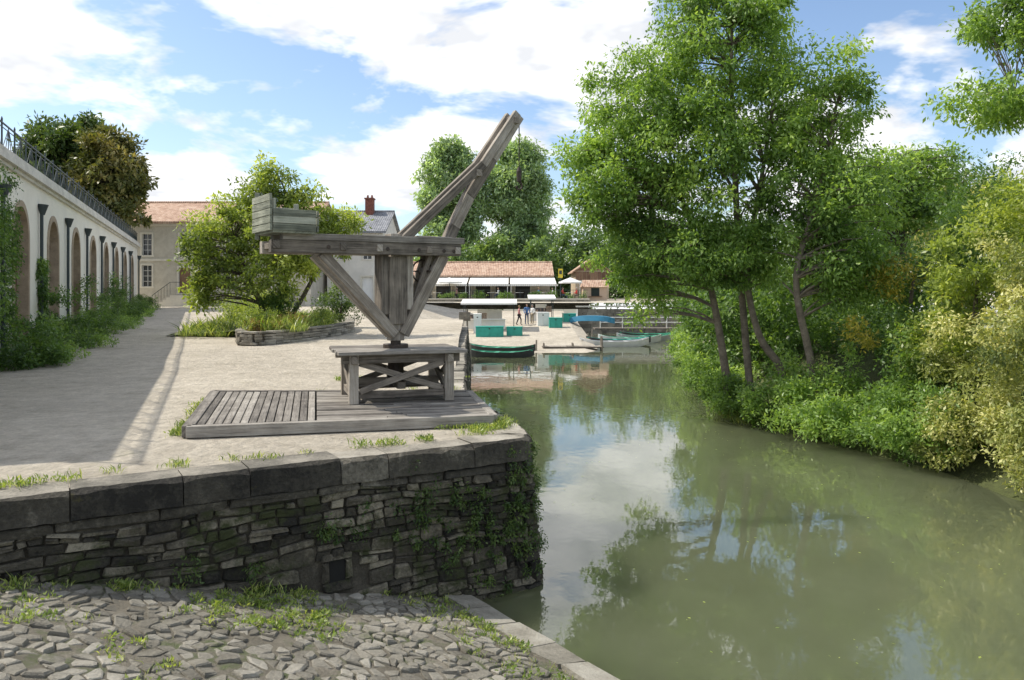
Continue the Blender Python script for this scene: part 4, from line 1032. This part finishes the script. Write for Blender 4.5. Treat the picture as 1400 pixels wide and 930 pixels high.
tree('alder_tree',[([(17.5,34,-.5),(17.3,34,4),(17.1,34,8)],[.2,.15,.06])],[(16.6,34,6.3,2.0,1.8,2.2,80),(18.8,35,6.8,1.9,1.8,1.9,60),(14.3,33,6.2,1.6,1.6,2.0,54)],.55,140,.19,lf_ash,bark,85)
tree('willow_tree',[([(29,50,0),(29,50,6)],[.3,.15])],[(28.5,50,7.2,3.2,2.5,2.6,100),(33.5,50,7.5,3,2.5,2.4,70)],.7,150,.25,lf_var,bark,86,droop=1.2)
shrub('dogwood_bush',[(10.6,15.3,.4,1.5,1.4,1.9,120),(10.0,14.2,-.9,.9,1.0,.9,55),(11.7,16.5,2.3,1.6,1.4,1.5,80),(11.8,14.2,.8,1.4,1.2,2.0,54),(9.7,16.6,-1.0,.8,.9,.8,36),(10.6,17.6,.2,1.0,.9,1.4,40)],.30,185,.09,lf_var,91,zmin=-1.75,droop=.3)
shrub('laurel_bush',[(11.2,18.6,2.6,1.3,1.2,1.1,46),(12.6,18.5,4.0,1.5,1.2,.9,46),(10.8,19,.6,1.1,.9,1.2,36)],.36,160,.12,lf_yel,92)
tree('ash_tree',[([(15,15.5,-.5),(14.6,15.4,4),(13.8,15.3,9)],[.3,.24,.15]),([(14.3,15.3,6),(12,15.1,7.3),(9.6,15,7.6)],[.08,.05,.02]),([(14.4,15.3,5),(12,15.1,6.0),(9.8,15,5.9)],[.08,.05,.02])],
     [(10.2,15,7.4,1.4,1.0,.7,56),(9.8,15,5.7,1.3,.8,.4,38),(11.5,15,6.6,1.0,.9,.6,34),(13,15,8.6,2.2,1.8,1.4,50),(10.6,14.8,8.6,1.3,1,.6,34),(14.5,15.5,6.0,1.6,1.4,1.0,30)],
     .34,150,.11,lf_ash,bark2,93,droop=.6)
pts=[]
for y,k in ((24.5,24),(23.6,24),(25.8,20)):
    for i in range(k): pts.append((xs_(y)+U(-.25,.35),y+U(-.5,.5),-2.0))
tufts('reeds',pts,.6,20,.08,lf_grass,9,.008)

# ------------------------------------------------------------------ sky, sun, camera
el=math.radians(51); sx,sy=-.98,.20; l=math.hypot(sx,sy); sx/=l; sy/=l
S=Vector((sx*math.cos(el),sy*math.cos(el),math.sin(el)))
w=bpy.data.worlds.new('World'); scene.world=w; w.use_nodes=True; nt=w.node_tree; nt.nodes.clear()
out=nt.nodes.new('ShaderNodeOutputWorld'); bg=nt.nodes.new('ShaderNodeBackground'); bg.inputs[1].default_value=.15
sky=nt.nodes.new('ShaderNodeTexSky'); sky.sky_type='NISHITA'; sky.sun_disc=False; sky.sun_elevation=el; sky.sun_rotation=math.atan2(sx,sy)
sky.air_density=1.0; sky.dust_density=1.0; sky.ozone_density=1.5
tc_=nt.nodes.new('ShaderNodeTexCoord'); sep=nt.nodes.new('ShaderNodeSeparateXYZ'); nt.links.new(tc_.outputs['Generated'],sep.inputs[0])
den=math_(nt,'ADD',math_(nt,'MAXIMUM',sep.outputs[2],0.0),.38)
cmb=nt.nodes.new('ShaderNodeCombineXYZ'); nt.links.new(math_(nt,'DIVIDE',sep.outputs[0],den),cmb.inputs[0]); nt.links.new(math_(nt,'DIVIDE',sep.outputs[1],den),cmb.inputs[1]); nt.links.new(math_(nt,'MULTIPLY',sep.outputs[2],2.2),cmb.inputs[2])
cn=noise(nt,cmb.outputs[0],2.1,6,.58,.25); cn2=noise(nt,cmb.outputs[0],7,3,.6)
cf=ramp(nt,[(.455,(0,0,0)),(.49,(.45,.45,.45)),(.53,(1,1,1))],cn.outputs[0]).outputs[0]
cc=ramp(nt,[(.35,(6.0,6.15,6.45)),(.62,(9.2,9.2,9.2))],cn2.outputs[0]).outputs[0]
skc=mix(nt,1,sky.outputs[0],(1.25,1.27,1.3),'MULTIPLY')
c=mix(nt,cf,skc,cc); nt.links.new(c,bg.inputs[0]); nt.links.new(bg.outputs[0],out.inputs[0])
sd=bpy.data.lights.new('sun','SUN'); sd.energy=5.0; sd.angle=math.radians(.5); sd.color=(1,.93,.82)
so=bpy.data.objects.new('sun',sd); scene.collection.objects.link(so); so.rotation_euler=S.to_track_quat('Z','Y').to_euler()
cam=bpy.data.cameras.new('camera'); co=bpy.data.objects.new('camera',cam); scene.collection.objects.link(co)
cam.lens=27; cam.sensor_width=36; cam.shift_y=-65/1400; co.location=(0,0,2); co.rotation_euler=(math.radians(90),0,0); cam.clip_end=5000
scene.camera=co
scene.view_settings.view_transform='Standard'; scene.view_settings.look='None'; scene.view_settings.exposure=0
